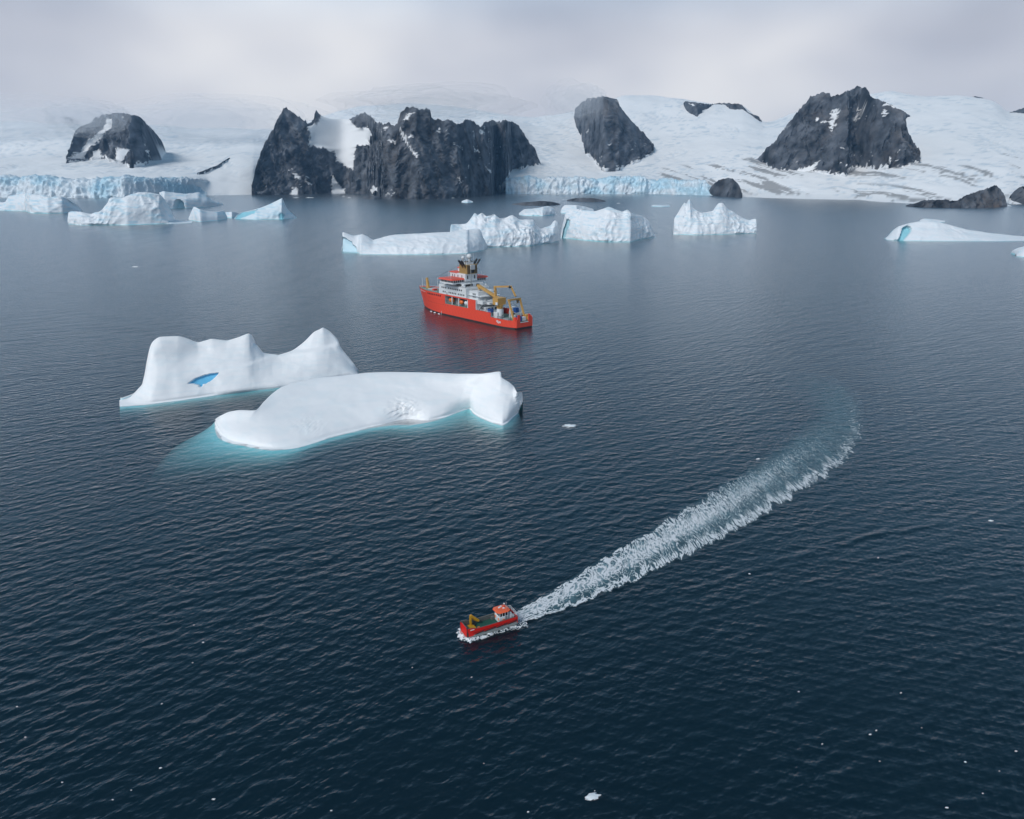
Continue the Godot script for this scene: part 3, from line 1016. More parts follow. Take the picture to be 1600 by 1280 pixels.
	tube(ship, "aft_mast", M.grey, Vector3(45.5, 24.4, -3.0), Vector3(45.5, 38.0, -3.0), 0.4, 0.3)
	# ---- terraces stepping down to the working deck
	for t in [[22, 41, 14.0, 16.42, 10.4], [25, 41, 19.2, 19.6, 9.5], [30, 41, 16.42, 22.6, 8.2], [18.5, 28.4, 5.2, 9.0, 7.5], [21, 28.4, 9.0, 11.8, 8.5]]:
		var ter := block(ship, "deck_terrace", M.white, t[0], t[1], t[2], t[3], -t[4], t[4])
		if t[3] - t[2] > 2.0:
			for z in [-0.7, -0.3, 0.1, 0.45]: block(ter, "opening", M.dark, (t[0] - t[1]) / 2 - 0.06, (t[0] - t[1]) / 2 + 0.2, -(t[3] - t[2]) * 0.35, (t[3] - t[2]) * 0.25, z * t[4], z * t[4] + 1.6)
			block(ter, "opening", M.grey, -2.5, 1.5, -(t[3] - t[2]) * 0.3, (t[3] - t[2]) * 0.25, -t[4] - 0.06, -t[4] + 0.2)
	railing(ship, [Vector3(41, 16.5, -11.2), Vector3(22.2, 16.5, -10.2), Vector3(22.2, 16.5, 10.2)], 1.1, 2.4, M.white)
	railing(ship, [Vector3(28, 9.4, -11.5), Vector3(11.3, 9.4, -11.5)], 1.1, 2.4, M.white)
	bar(ship, "stair", M.grey, Vector3(21.5, 5.4, -9.6), Vector3(27, 13.8, -9.6), 0.3, 1.2)
	bar(ship, "stair", M.grey, Vector3(27, 9.2, -9.9), Vector3(22.5, 13.8, -9.9), 0.3, 1.2)
	# ---- the big crane: white tower, buff slewing house, boom stowed forward, knuckle jib over the stern
	var tower := tube(ship, "crane_tower", M.white, Vector3(9.5, 5.2, -4.0), Vector3(9.5, 12.0, -4.0), 2.9, 2.3)
	tube(tower, "slew_ring", M.buff, Vector3(0, 3.4, 0), Vector3(0, 6.4, 0), 2.2, 2.8)
	block(tower, "door", M.grey, -2.9, -2.4, -3.2, -1.0, -0.6, 0.6)
	block(tower, "drive_box", M.white, -1.5, 3.0, -3.4, 1.0, -3.6, -2.6)
	var cab := block(ship, "crane_house", M.buff, 7.5, 13.5, 15.0, 20.2, -7.6, 0.4)
	block(cab, "crane_cabin", M.white, -3.4, -1.2, -2.4, -0.4, -4.8, -4.1)
	bar(ship, "crane_boom", M.buff, Vector3(12.0, 18.6, -1.8), Vector3(38.5, 26.4, -1.8), 1.7, 2.2)
	bar(ship, "crane_boom", M.buff, Vector3(31.0, 17.0, -1.8), Vector3(38.0, 25.4, -1.8), 1.1, 1.2)
	bar(ship, "boom_ram", M.brown, Vector3(14.0, 16.2, -1.8), Vector3(26.0, 21.6, -1.8), 0.8)
	block(ship, "boom_head", M.dark, 37.8, 39.4, 25.4, 27.6, -2.8, -0.8)
	bar(ship, "crane_jib", M.buff, Vector3(17.0, 21.0, -1.8), Vector3(17.6, 27.8, -1.8), 1.5)
	bar(ship, "crane_jib", M.buff, Vector3(18.3, 27.3, -1.8), Vector3(-1.2, 29.6, -1.8), 1.2, 1.3)
	bar(ship, "crane_jib", M.buff, Vector3(-1.2, 29.0, -1.8), Vector3(-6.2, 22.8, -1.8), 1.0)
	for p in [Vector3(17.8, 24.0, -1.8), Vector3(-1.2, 29.2, -3.4)]: ball(ship, "crane_joint", M.dark, p, 0.95)
	tube(ship, "hoist_wire", M.dark, Vector3(-6.2, 22.6, -1.8), Vector3(-6.8, 19.4, -1.8), 0.12)
	# ---- stern gantry
	var frame := Node3D.new()
	frame.name = "stern_gantry"
	ship.add_child(frame)
	for z in [-5.6, 5.4]:
		bar(frame, "gantry_leg", M.buff, Vector3(-8.6, 5.2, z), Vector3(-2.8, 20.0, z), 1.2, 1.0)
		bar(frame, "gantry_ram", M.offwhite, Vector3(-3.0, 5.2, z), Vector3(-5.6, 12.0, z), 0.5)
	bar(frame, "gantry_beam", M.buff, Vector3(-2.8, 20.0, -6.4), Vector3(-2.8, 20.0, 6.2), 1.2)
	for z in [-3.6, 3.4]: bar(frame, "gantry_brace", M.buff, Vector3(-3.4, 18.4, z * 1.5), Vector3(-2.8, 19.9, z * 0.9), 0.5)
	block(frame, "gantry_block", M.brown, -3.4, -2.2, 17.0, 19.4, 2.6, 3.8)
	var small := tube(ship, "deck_crane", M.buff, Vector3(-3.0, 5.2, -1.6), Vector3(-3.0, 11.4, -1.6), 0.8, 0.6)
	block(small, "crane_collar", M.dark, -2.2, 2.2, 0.8, 1.8, -0.6, 0.6)
	tube(ship, "stern_winch", M.buff, Vector3(-10.5, 6.6, 6.6), Vector3(-10.5, 6.6, 9.4), 1.4)
	block(ship, "winch_house", M.buff, -9.6, -6.6, 5.2, 8.8, 5.9, 9.2)
	for p in [[13.5, 16.5, 9.0, 11.6, -10.2, -6.6], [-1.5, 1.6, 9.4, 13.0, 2.6, 5.6], [-12.0, -8.8, 5.2, 8.8, -3.8, -0.8]]: block(ship, "blue_container", M.blue, p[0], p[1], p[2], p[3], p[4], p[5])
	for p in [[-2.0, 3.0, 5.2, 9.4, 2.0, 8.0, M.white], [3.5, 7.0, 5.2, 9.6, 3.0, 9.0, M.offwhite], [-12.0, -9.0, 5.2, 7.8, 0.0, 3.4, M.white], [14.2, 17.8, 5.2, 9.0, -10.6, -6.2, M.offwhite], [1.0, 5.5, 5.2, 7.4, -10.4, -8.0, M.grey], [-7.0, -2.0, 5.2, 7.0, -10.4, -7.6, M.grey], [4.0, 7.0, 9.6, 13.0, 3.5, 7.0, M.white], [18.0, 21.5, 14.0, 15.6, -7.0, 7.0, M.white], [19.5, 22.0, 5.2, 13.9, 3.0, 8.0, M.offwhite]]:
		block(ship, "deck_container", p[6], p[0], p[1], p[2], p[3], p[4], p[5])
	railing(ship, [Vector3(10.9, 6.2, -11.4), Vector3(-10.0, 6.2, -11.2)], 1.0, 2.4, M.white)
	tube(ship, "pilot_hose", M.offwhite, Vector3(74, 3.0, -11.5), Vector3(74, -0.2, -12.0), 0.2)
	for x in [76.0, 83.0, 90.0]:
		var sp := ball(ship, "discharge_splash", M.foam_white, Vector3(x, 0.1, -half_beam(x, 0.5) - 1.4), 0.8, 0.5)
		sp.scale = Vector3(1.6, 1, 1)

# ==================================================================== the landing barge (x to the bow, z to starboard)
func build_barge():
	var b := thing("landing_barge", "small red landing barge with a white wheelhouse and orange roof, under way in the foreground", "barge", Vector3(-5.7, 0.3, -169.0))
	b.basis = Basis(Vector3(-0.88, 0, 0.475), Vector3.UP, Vector3(-0.475, 0, -0.88)).orthonormalized()
	var grey_hull := worn(0.3, 0.3, 0.29, 0.6, 0.2, 3.0, 21)
	var red := worn(0.74, 0.01, 0.004, 0.5, 0.1, 5.0, 22)
	var inner := worn(0.13, 0.13, 0.125, 0.7, 0.3, 2.5, 23)
	var deck_green := worn(0.014, 0.085, 0.062, 0.7, 0.2, 3.0, 24)
	var yellow := worn(0.5, 0.25, 0.012, 0.5, 0.2, 1.5, 25)
	var roof_orange := worn(0.8, 0.13, 0.045, 0.45, 0.1, 2.0, 26)
	# hull: stations from stern to bow, keel grey, topsides red
	var keel := []
	var side_p := []
	var side_s := []
	var inner_p := []
	var inner_s := []
	for s in [[-7.0, 2.05, 2.35, -0.5], [-5.5, 2.1, 2.35, -0.6], [-2.0, 2.1, 2.3, -0.6], [2.0, 2.1, 2.3, -0.6], [4.6, 2.1, 2.4, -0.4], [5.6, 2.08, 2.75, -0.1], [7.0, 2.0, 2.85, 0.35]]:
		var x: float = s[0]
		var h: float = s[1]
		var top: float = s[2]
		var knuckle := 0.85 if x < 5.0 else 0.55
		keel.append([Vector3(x, knuckle, -h), Vector3(x, s[3] + 0.25, -h * 0.9), Vector3(x, s[3], 0), Vector3(x, s[3] + 0.25, h * 0.9), Vector3(x, knuckle, h)])
		side_p.append([Vector3(x, top, -h - 0.06), Vector3(x, lerpf(knuckle, top, 0.5), -h - 0.03), Vector3(x, knuckle, -h)])
		side_s.append([Vector3(x, knuckle, h), Vector3(x, lerpf(knuckle, top, 0.5), h + 0.03), Vector3(x, top, h + 0.06)])
		inner_p.append([Vector3(x, 1.0, -h + 0.22), Vector3(x, top - 0.02, -h + 0.22), Vector3(x, top, -h - 0.06)])
		inner_s.append([Vector3(x, top, h + 0.06), Vector3(x, top - 0.02, h - 0.22), Vector3(x, 1.0, h - 0.22)])
	put("lower_hull", grid(loft(keel, 40, [4, 4, 4, 4]), 40, 17), grey_hull, b)
	for q in [side_p, side_s]: put("hull_side", grid(loft(q, 40, [3, 3]), 40, 7), red, b)
	for q in [inner_p, inner_s]: put("bulwark", grid(loft(q, 40, [3, 1]), 40, 5), inner, b)
	block(b, "transom", red, -7.06, -6.9, 0.4, 2.35, -2.06, 2.06)
	block(b, "deck", deck_green, -2.4, 6.7, 0.95, 1.1, -1.95, 1.95)
	block(b, "aft_deck", inner, -6.9, -2.4, 1.2, 1.5, -1.95, 1.95)
	var ramp := block(b, "bow_ramp", red, 6.95, 7.12, 0.35, 2.75, -1.5, 1.5)
	block(ramp, "ramp_back", inner, -0.25, -0.1, -1.2, 1.25, -1.5, 1.5)
	for z in [-1.78, 1.78]:
		var post := block(b, "ramp_post", M.dark, 6.75, 7.1, 0.4, 2.85, z - 0.26, z + 0.26)
		block(post, "post_fender", red, 0.12, 0.24, -1.1, 1.1, -0.07, 0.07)
	block(b, "bow_shelf", inner, 5.3, 6.9, 2.2, 2.32, -2.0, -1.3)
	for f in [[-6.8, -4.2, 1.02], [-4.0, -1.0, 0.98], [-0.8, 2.4, 0.94], [2.6, 5.0, 0.9]]:
		bar(b, "fender_strake", M.dark, Vector3(f[0], f[2] + 0.22, -2.17), Vector3(f[1], f[2] - 0.08, -2.17), 0.2, 0.16)
	for f in [[-6.9, 1.55], [-2.5, 1.5], [1.5, 1.45]]: bar(b, "rub_rail", M.dark, Vector3(f[0], f[1], -2.16), Vector3(f[0] + 4.0, f[1] - 0.12, -2.16), 0.06, 0.06)
	block(b, "bow_lettering", M.white, 5.2, 6.3, 2.2, 2.4, -2.19, -2.12)
	# wheelhouse
	var wh := block(b, "wheelhouse", M.white, -4.7, -2.2, 1.2, 2.95, -1.35, 1.35)
	var cabin := block(b, "window_band", M.glass, -4.6, -2.3, 2.95, 4.0, -1.27, 1.27)
	for x in [-1.12, -0.35, 0.42, 1.12]:
		for z in [-1.28, 1.28]: block(cabin, "window_post", M.white, x - 0.09, x + 0.09, -0.52, 0.52, z - 0.06, z + 0.06)
	for x in [-1.15, 1.15]:
		for z in [-0.45, 0.45]: block(cabin, "window_post", M.white, x - 0.06, x + 0.06, -0.52, 0.52, z - 0.08, z + 0.08)
	var roof := put("wheelhouse_roof", eight_sided([[-0.28, 1.6, 1.45], [0.0, 1.95, 1.8], [0.27, 1.35, 1.2]], 0.7), roof_orange, b)
	roof.position = Vector3(-3.4, 4.25, 0)
	for p in [[-0.5, -0.3], [0.4, 0.45], [-0.2, 0.7]]: block(roof, "roof_locker", M.white, p[0] - 0.22, p[0] + 0.22, 0.27, 0.5, p[1] - 0.18, p[1] + 0.18)
	tube(roof, "roof_mast", M.hull_red, Vector3(-0.9, 0.25, 0.2), Vector3(-0.9, 1.1, 0.2), 0.1)
	ball(roof, "mast_light", M.white, Vector3(-0.9, 1.25, 0.2), 0.2)
	tube(roof, "aerial", M.white, Vector3(-1.0, 0.25, -0.7), Vector3(-1.0, 2.2, -0.7), 0.03)
	var ring := TorusMesh.new()
	ring.inner_radius = 0.2
	ring.outer_radius = 0.36
	ring.rings = 16
	ring.ring_segments = 8
	for p in [[1.3, 0.1, -0.85], [1.3, 0.1, 0.85]]:
		var l := put("lifebuoy", ring, M.orange, wh)
		l.position = Vector3(p[0], p[1], p[2])
		l.rotation.z = PI / 2
	var l2 := put("lifebuoy", ring, M.orange, wh)
	l2.position = Vector3(0.1, -0.1, -1.4)
	l2.rotation.x = PI / 2
	block(wh, "door", M.grey, -0.95, -0.35, -0.8, 0.8, -1.4, -1.33)
	block(b, "engine_box", M.offwhite, -6.5, -5.2, 1.5, 2.3, -0.9, 0.9)
	block(b, "deck_locker", M.white, -2.0, -0.6, 1.1, 1.75, -1.85, -1.3)
	block(b, "deck_locker", inner, -2.1, -1.2, 1.1, 2.0, 1.1, 1.8)
	railing(b, [Vector3(-4.8, 2.35, -2.0), Vector3(-6.9, 2.35, -2.0), Vector3(-6.9, 2.35, 2.0), Vector3(-4.8, 2.35, 2.0)], 0.95, 1.0, M.white)
	for z in [-1.6, 1.6]: tube(b, "stern_post", M.white, Vector3(-5.3, 1.5, z), Vector3(-5.3, 3.8, z), 0.1)
	# folded yellow deck crane in the bow
	var crane := tube(b, "deck_crane", yellow, Vector3(4.6, 1.1, 1.1), Vector3(4.6, 2.4, 1.1), 0.32, 0.28)
	bar(crane, "crane_arm", yellow, Vector3(0.15, 0.3, 0), Vector3(0.0, 2.5, 0.1), 0.42, 0.5)
	bar(crane, "crane_arm", yellow, Vector3(0.0, 2.45, 0.1), Vector3(-2.1, 0.5, -0.2), 0.5, 0.6)
	bar(crane, "crane_ram", yellow, Vector3(-0.1, 1.6, 0.3), Vector3(-1.9, 0.2, 0.2), 0.3, 0.3)
	block(crane, "crane_base", yellow, -0.7, 0.9, -0.65, -0.2, -1.9, 0.4)
	block(crane, "hose_drum", M.dark, -1.2, -0.5, -0.6, -0.1, -0.4, 0.4)
	block(b, "orange_float", M.orange, 3.1, 3.7, 1.1, 1.8, -1.3, -0.7)
	block(b, "hatch_cover", inner, 5.2, 6.5, 1.1, 1.5, 0.4, 1.7)

# ==================================================================== foam
func foam_material(t: Texture2D) -> StandardMaterial3D:
	var m := StandardMaterial3D.new()
	m.transparency = BaseMaterial3D.TRANSPARENCY_ALPHA
	m.albedo_texture = t
	m.roughness = 0.7
	return m

func build_wake():
	# the churned lane astern: lace of foam over water whitened by fine bubbles, thinning with age
	var n := WAKE_EDGES.size()
	var rows := []
	var length := 0.0
	for i in n:
		var e: Array = WAKE_EDGES[i]
		rows.append([Vector3(e[0], 0, e[1]), Vector3((e[0] + e[2]) / 2, 0, (e[1] + e[3]) / 2), Vector3(e[2], 0, e[3])])
		if i: length += (rows[i][1] as Vector3).distance_to(rows[i - 1][1])
	var nu := 520
	var nv := 41
	var pos := loft(rows, nu, [20, 20])
	var uv := PackedVector2Array()
	uv.resize(pos.size())
	for j in nv:
		for i in nu:
			var p := pos[j * nu + i]
			p.y = wave(p.x, p.z, 0.5) + 0.16
			pos[j * nu + i] = p
			uv[j * nu + i] = Vector2(i / (nu - 1.0), j / (nv - 1.0))
	var w := 2048
	var h := 224
	var im := Image.create(w, h, false, Image.FORMAT_RGBA8)
	var lace := noise(71, 1.9, 4, true)
	var curl := noise(72, 9.0, 3)
	var edge := noise(73, 7.0, 4)
	var speck := noise(74, 0.8, 3)
	var wide := 16.0
	for x in w:
		var u := x / float(w)
		var s := u * length
		for y in h:
			var v := y / float(h)          # 0 at the outer edge of the turn
			var t := v * wide
			# far down the lane the lace is combed across it
			var comb := lerpf(1.0, 2.0, smoothstep(0.1, 0.5, u))
			var wob := curl.get_noise_2d(s, t)
			var bx := (s + t * 1.2 * smoothstep(0.1, 0.45, u)) * comb / 1.2 + wob * 2.4
			var by := t / (comb * 1.35) + curl.get_noise_2d(t + 90.0, s) * 2.0
			var l := lace.get_noise_2d(bx, by)
			var sp := speck.get_noise_2d(s, t)
			var rim := edge.get_noise_2d(s, t * 0.4) * 0.15 + sp * 0.04
			var from_out := v + rim
			var from_in := 1.0 - v + rim
			var body := smoothstep(0.03, lerpf(0.14, 0.3, u), from_out) * smoothstep(0.0, lerpf(0.25, 0.6, u), from_in)
			# two bright seams where the water thrown aside breaks, and a dense lane from the screws between them
			var seam_out := exp(-pow((from_out - 0.17) / 0.09, 2.0)) * (1.0 - 0.8 * smoothstep(0.4, 0.9, u))
			var seam_in := exp(-pow((from_in - 0.16) / 0.09, 2.0)) * (1.0 - smoothstep(0.2, 0.5, u))
			var lane := exp(-pow((v - 0.57) / 0.19, 2.0)) * (1.0 - smoothstep(0.1, 0.7, u))
			var near := 1.0 - smoothstep(0.0, 0.05, u)
			var want := clampf(seam_out * 0.8 + seam_in * 0.75 + lane * 0.72 + near * 0.5 + body * (0.42 - 0.1 * smoothstep(0.4, 0.95, u)), 0.0, 1.0) * minf(body * 2.0, 1.0)
			var th := lerpf(1.0, 0.0, want)
			var web := smoothstep(th - 0.2, th + 0.45, l * 0.95 + sp * 0.22)
			var old := smoothstep(0.3, 1.0, u)
			var bubbles := clampf((lane * 0.95 + body * lerpf(0.4, 0.42, u)) * (0.85 + 0.5 * sp + 0.5 * wob), 0.0, 1.0)
			var a := clampf(maxf(web * (0.95 - 0.5 * old), bubbles * lerpf(0.6, 0.5, u)), 0.0, 0.88) * smoothstep(0.0, 0.07, from_out) * smoothstep(1.0, 0.78, u)
			var c := Color(0.2, 0.4, 0.47).lerp(Color(0.8, 0.82, 0.84), clampf(web * 1.1 + lane * 0.4 * (0.7 + sp), 0.0, 1.0))
			c = c.linear_to_srgb()
			c.a = a
			im.set_pixel(x, y, c)
	var o := put("wake", grid(pos, nu, nv, PackedColorArray(), uv), foam_material(ImageTexture.create_from_image(im)))
	tag(o, "curving white wake of foam trailing from the landing barge", "foam", "", "stuff")
	# bow wave: foam thrown up round the bow and streaming down both sides
	var path := [[-9.5, 2.6, 2.0], [-7.0, 2.3, 1.7], [-3.0, 2.15, 1.3], [1.0, 2.1, 1.3], [4.0, 2.0, 1.5], [6.4, 1.7, 1.9], [7.0, 0.8, 1.8], [7.05, 0.0, 1.6]]
	var base := Basis(Vector3(-0.88, 0, 0.475), Vector3.UP, Vector3(-0.475, 0, -0.88)).orthonormalized()
	var ring := []
	for q in path: ring.append([q[0], -q[1], q[2], -1.0])
	var back := path.duplicate()
	back.reverse()
	for q in back.slice(1): ring.append([q[0], q[1], q[2], 1.0])
	var prow := []
	for k in ring.size():
		var q: Array = ring[k]
		var a: Array = ring[maxi(k - 1, 0)]
		var d: Array = ring[mini(k + 1, ring.size() - 1)]
		var tan := Vector2(d[0] - a[0], d[1] - a[1]).normalized()
		var outw := Vector2(tan.y, -tan.x)
		if outw.dot(Vector2(q[0] - 1.0, q[1])) < 0.0: outw = -outw
		var lift := 0.3 if q[0] > 4.0 else -0.1
		var p := Vector3(q[0], 0, q[1])
		var ov := Vector3(outw.x, 0, outw.y)
		var r := []
		for f in [[-0.35, 0.1], [0.25, lift + 0.28], [0.65, lift + 0.12], [1.0, 0.12], [1.25, 0.1]]:
			var l: Vector3 = p + ov * f[0] * q[2]
			var wp: Vector3 = Vector3(-5.7, 0.05, -169.0) + base * Vector3(l.x, 0, l.z)
			r.append(wp + Vector3(0, f[1] + wave(wp.x, wp.z, 0.5), 0))
		prow.append(r)
	var bp := loft(prow, 160, [5, 6, 6, 4])
	var bn := noise(76, 1.2, 4)
	var buv := PackedVector2Array()
	for j in 22:
		for i in 160:
			var k := j * 160 + i
			var e := sin(PI * clampf(j / 18.0, 0.0, 1.0))
			bp[k] += Vector3(0, (bn.get_noise_3dv(bp[k]) * 0.6 - 0.02) * e, 0)
			buv.append(Vector2(i / 159.0, j / 21.0))
	var bi := Image.create(1024, 96, false, Image.FORMAT_RGBA8)
	var bl := noise(77, 0.9, 4, true)
	for x in 1024:
		for y in 96:
			var v := y / 95.0
			var s := x / 1024.0 * 40.0
			var l := bl.get_noise_2d(s, v * 2.6) + 0.5 * edge.get_noise_2d(s * 4.0, v * 10.0)
			var bow := smoothstep(0.22, 0.36, x / 1024.0) * smoothstep(0.78, 0.64, x / 1024.0)
			var vv := v + edge.get_noise_2d(s * 5.0, 40.0) * 0.3 + l * 0.06
			var want := lerpf(0.5, 0.85, bow) * smoothstep(1.0, 0.5, vv) + 0.08
			var th := lerpf(0.9, -0.5, want)
			var a := smoothstep(th, th + 0.5, l) * smoothstep(0.96, 0.75, vv)
			var c := Color(0.3, 0.48, 0.54).lerp(Color(0.76, 0.78, 0.8), clampf(a * 1.2 - 0.1, 0.0, 1.0)).linear_to_srgb()
			c.a = a * 0.95
			bi.set_pixel(x, y, c)
	var bo := put("bow_wave", grid(bp, 160, 22, PackedColorArray(), buv), foam_material(ImageTexture.create_from_image(bi)))
	tag(bo, "white bow wave breaking round the landing barge", "foam", "", "stuff")

const SNOW_LINES := [
	[-3837, -4, -3672.5, -3838.6, 76.1, -3697.5, -4319.5, 110, -4172.5, -5117.7, 204, -4972.5, -6170.6, 472.9, -6072.5, -6911.1, 252.9, -6972.5],
	[-2726.3, -4, -3770, -2726.3, 81.1, -3795, -3058.9, 116.5, -4270, -3610.8, 213.5, -5070, -4340.6, 478.7, -6170, -4861.5, 258.7, -7070],
	[-2423.4, -4, -3770, -2423.1, 82.5, -3795, -2718.4, 119.7, -4270, -3208.9, 217.3, -5070, -3858.3, 478.7, -6170, -4321.3, 258.7, -7070],
	[-2066.1, -4, -3672.5, -2066.4, 79, -3697.5, -2324.8, 116.3, -4172.5, -2753.7, 215.3, -4972.5, -3326.5, 450.6, -6072.5, -3725.7, 230.6, -6972.5],
	[-1770.9, -4, -3672.5, -1770.8, 81.8, -3697.5, -1992.2, 119.5, -4172.5, -2359.3, 222.7, -4972.5, -2851.3, 450.6, -6072.5, -3193.4, 230.6, -6972.5],
	[-1648.9, -4, -3872.8, -1648.6, 83.2, -3897.8, -1843.4, 126.6, -4372.8, -2167, 235, -5172.8, -2602.9, 452.6, -6272.8, -2915.3, 232.6, -7172.8],
	[-1598.8, -4, -3981.3, -1599.3, 76.4, -4006.3, -1781, 137.2, -4481.3, -2086.2, 245.6, -5281.3, -2499.8, 444.4, -6381.3, -2799.8, 224.4, -7281.3],
	[-1540.2, -4, -4037.9, -1597.3, 61.8, -4207.9, -1712.1, 147.9, -4537.9, -2001.7, 259, -5337.9, -2396.4, 442.7, -6437.9, -2684, 222.7, -7337.9],
	[-1480, -4, -4096.1, -1534.5, 57.9, -4266.1, -1641.6, 158.8, -4596.1, -1915.7, 272.7, -5396.1, -2291.3, 440.9, -6496.1, -2566.3, 220.9, -7396.1],
	[-1371.2, -4, -4217.5, -1419.7, 63.1, -4387.5, -1514.4, 181.5, -4717.5, -1760.9, 297, -5517.5, -2100.7, 447.1, -6617.5, -2352.8, 227.1, -7517.5],
	[-1343, -4, -4784.4, -1385.8, 53.2, -4954.4, -1465.3, 198, -5284.4, -1676.9, 329.8, -6084.4, -1971.4, 470.6, -7184.4, -2208, 250.6, -8084.4],
	[-1151.1, -4, -4784.4, -1187.8, 53.2, -4954.4, -1253.6, 229.8, -5284.4, -1431.7, 406.4, -6084.4, -1682, 576.1, -7184.4, -1883.9, 356.1, -8084.4],
	[-920.9, -4, -4784.4, -950.2, 53.2, -4954.4, -1001.7, 249.6, -5284.4, -1142.7, 451.3, -6084.4, -1341, 654.6, -7184.4, -1501.9, 434.6, -8084.4],
	[-690.7, -4, -4784.4, -712.7, 53.2, -4954.4, -750.8, 261.5, -5284.4, -856.1, 473.6, -6084.4, -1004.4, 685.9, -7184.4, -1124.9, 465.9, -8084.4],
	[-460.4, -4, -4784.4, -475.1, 53.2, -4954.4, -500.5, 261.5, -5284.4, -570.7, 473.6, -6084.4, -669.9, 675.5, -7184.4, -750.3, 455.5, -8084.4],
	[-230.2, -4, -4784.4, -237.6, 53.2, -4954.4, -250.4, 249.6, -5284.4, -285.7, 451.3, -6084.4, -335.6, 633.7, -7184.4, -375.8, 413.7, -8084.4],
	[-34.9, -4, -4346.4, -34.9, 73.3, -4371.4, -38.5, 165.1, -4846.4, -44.3, 385.1, -5646.4, -52.6, 552.6, -6746.4, -59, 332.6, -7646.4],
	[104.6, -4, -4346.4, 104.6, 83.3, -4371.4, 115.5, 143.1, -4846.4, 133.3, 322.3, -5646.4, 158, 537.8, -6746.4, 177, 317.8, -7646.4],
	[244.2, -4, -4346.4, 244.3, 73.3, -4371.4, 269.6, 139.4, -4846.4, 311.5, 301.3, -5646.4, 368.3, 562.5, -6746.4, 412.5, 342.5, -7646.4],
	[418.6, -4, -4346.4, 418.8, 73.3, -4371.4, 462.3, 139.4, -4846.4, 533.6, 313.9, -5646.4, 629.6, 621.4, -6746.4, 705.2, 401.4, -7646.4],
	[593, -4, -4346.4, 593.2, 76.7, -4371.4, 654.9, 139.4, -4846.4, 755.2, 330.7, -5646.4, 888.3, 709.2, -6746.4, 994.9, 489.2, -7646.4],
	[711.6, -4, -4346.4, 711.8, 76.7, -4371.4, 785.8, 139.4, -4846.4, 905.4, 347.5, -5646.4, 1065.7, 714.1, -6746.4, 1193.6, 494.1, -7646.4],
	[802.3, -4, -4346.4, 803.3, 63.3, -4371.4, 886, 139.4, -4846.4, 1020.3, 355.9, -5646.4, 1202.1, 704.3, -6746.4, 1346.3, 484.3, -7646.4],
	[893.8, -4, -4217.5, 894.7, 67.9, -4242.5, 989.9, 138.7, -4717.5, 1144.4, 350.3, -5517.5, 1354.7, 673.9, -6617.5, 1517.2, 453.9, -7517.5],
	[986.7, -4, -4096.1, 988.2, 59.6, -4121.1, 1095.9, 137.9, -4596.1, 1271.8, 345, -5396.1, 1512.5, 644.8, -6496.1, 1694, 424.8, -7396.1],
	[1023.2, -4, -3981.3, 1063.6, 36.9, -4151.3, 1139.8, 137.2, -4481.3, 1327.8, 340, -5281.3, 1585.6, 626.1, -6381.3, 1775.9, 406.1, -7281.3],
	[1090.5, -4, -3770, 1137, 25.5, -3940, 1222.7, 126.2, -4270, 1435, 319.5, -5070, 1726.7, 586.7, -6170, 1933.9, 366.7, -7070],
	[1148.2, -4, -3625.6, 1199.6, 19.8, -3795.6, 1293.8, 116.3, -4125.6, 1527.5, 295.2, -4925.6, 1856.2, 465.7, -6025.6, 2078.9, 245.7, -6925.6],
	[1238.1, -4, -3491.7, 1296, 17.3, -3661.7, 1401.8, 110, -3991.7, 1663.3, 290.2, -4791.7, 2024.9, 518.1, -5891.7, 2267.9, 298.1, -6791.7],
	[1343, -4, -3407.7, 1407.3, 16.7, -3577.7, 1525.5, 104, -3907.7, 1815.7, 287, -4707.7, 2209.2, 583.9, -5807.7, 2474.3, 363.9, -6707.7],
	[1445.6, -4, -3327.7, 1516.5, 16.1, -3497.7, 1646.8, 104.2, -3827.7, 1964.7, 301.2, -4627.7, 2394.5, 627, -5727.7, 2681.8, 407, -6627.7],
	[1445.3, -4, -3178.3, 1519, 20.1, -3348.3, 1655, 110, -3678.3, 1987.9, 305, -4478.3, 2438.3, 625.5, -5578.3, 2730.9, 405.5, -6478.3],
	[1454.8, -4, -3041.6, 1532.1, 21.3, -3211.6, 1675.3, 110, -3541.6, 2025.2, 305.5, -4341.6, 2498.4, 628.5, -5441.6, 2798.2, 408.5, -6341.6],
	[1517.6, -4, -2916.1, 1601.9, 20, -3086.1, 1756.5, 115.2, -3416.1, 2137.8, 306.1, -4216.1, 2660.5, 578.3, -5316.1, 2979.7, 358.3, -6216.1],
	[1611.5, -4, -2857.1, 1702.6, 21.7, -3027.1, 1869.6, 120.2, -3357.1, 2282.5, 312.5, -4157.1, 2850.9, 573.1, -5257.1, 3193, 353.1, -6157.1],
	[1726.7, -4, -2857.1, 1824.2, 21.7, -3027.1, 2002.7, 122.8, -3357.1, 2445.5, 312.5, -4157.1, 3060.8, 539, -5257.1, 3428.1, 319, -6157.1],
	[1784.2, -4, -2857.1, 1884.1, 26.4, -3027.1, 2068.9, 125.3, -3357.1, 2527, 312.5, -4157.1, 3177.4, 462.6, -5257.1, 3558.7, 242.6, -6157.1],
	[1926.3, -4, -2916.1, 2030.9, 31.9, -3086.1, 2226.5, 130.8, -3416.1, 2710.5, 321.6, -4216.1, 3396.5, 482.1, -5316.1, 3804, 262.1, -6216.1],
	[2158.3, -4, -2977.5, 2271.8, 37.6, -3147.5, 2486.5, 136.4, -3477.5, 3016.2, 334.2, -4277.5, 3748.6, 587.6, -5377.5, 4198.4, 367.6, -6277.5],
	[3183.9, -4, -3041.6, 3348.3, 36.2, -3211.6, 3657.8, 136.9, -3541.6, 4422, 337.5, -4341.6, 5479.1, 593.3, -5441.6, 6136.6, 373.3, -6341.6],
]
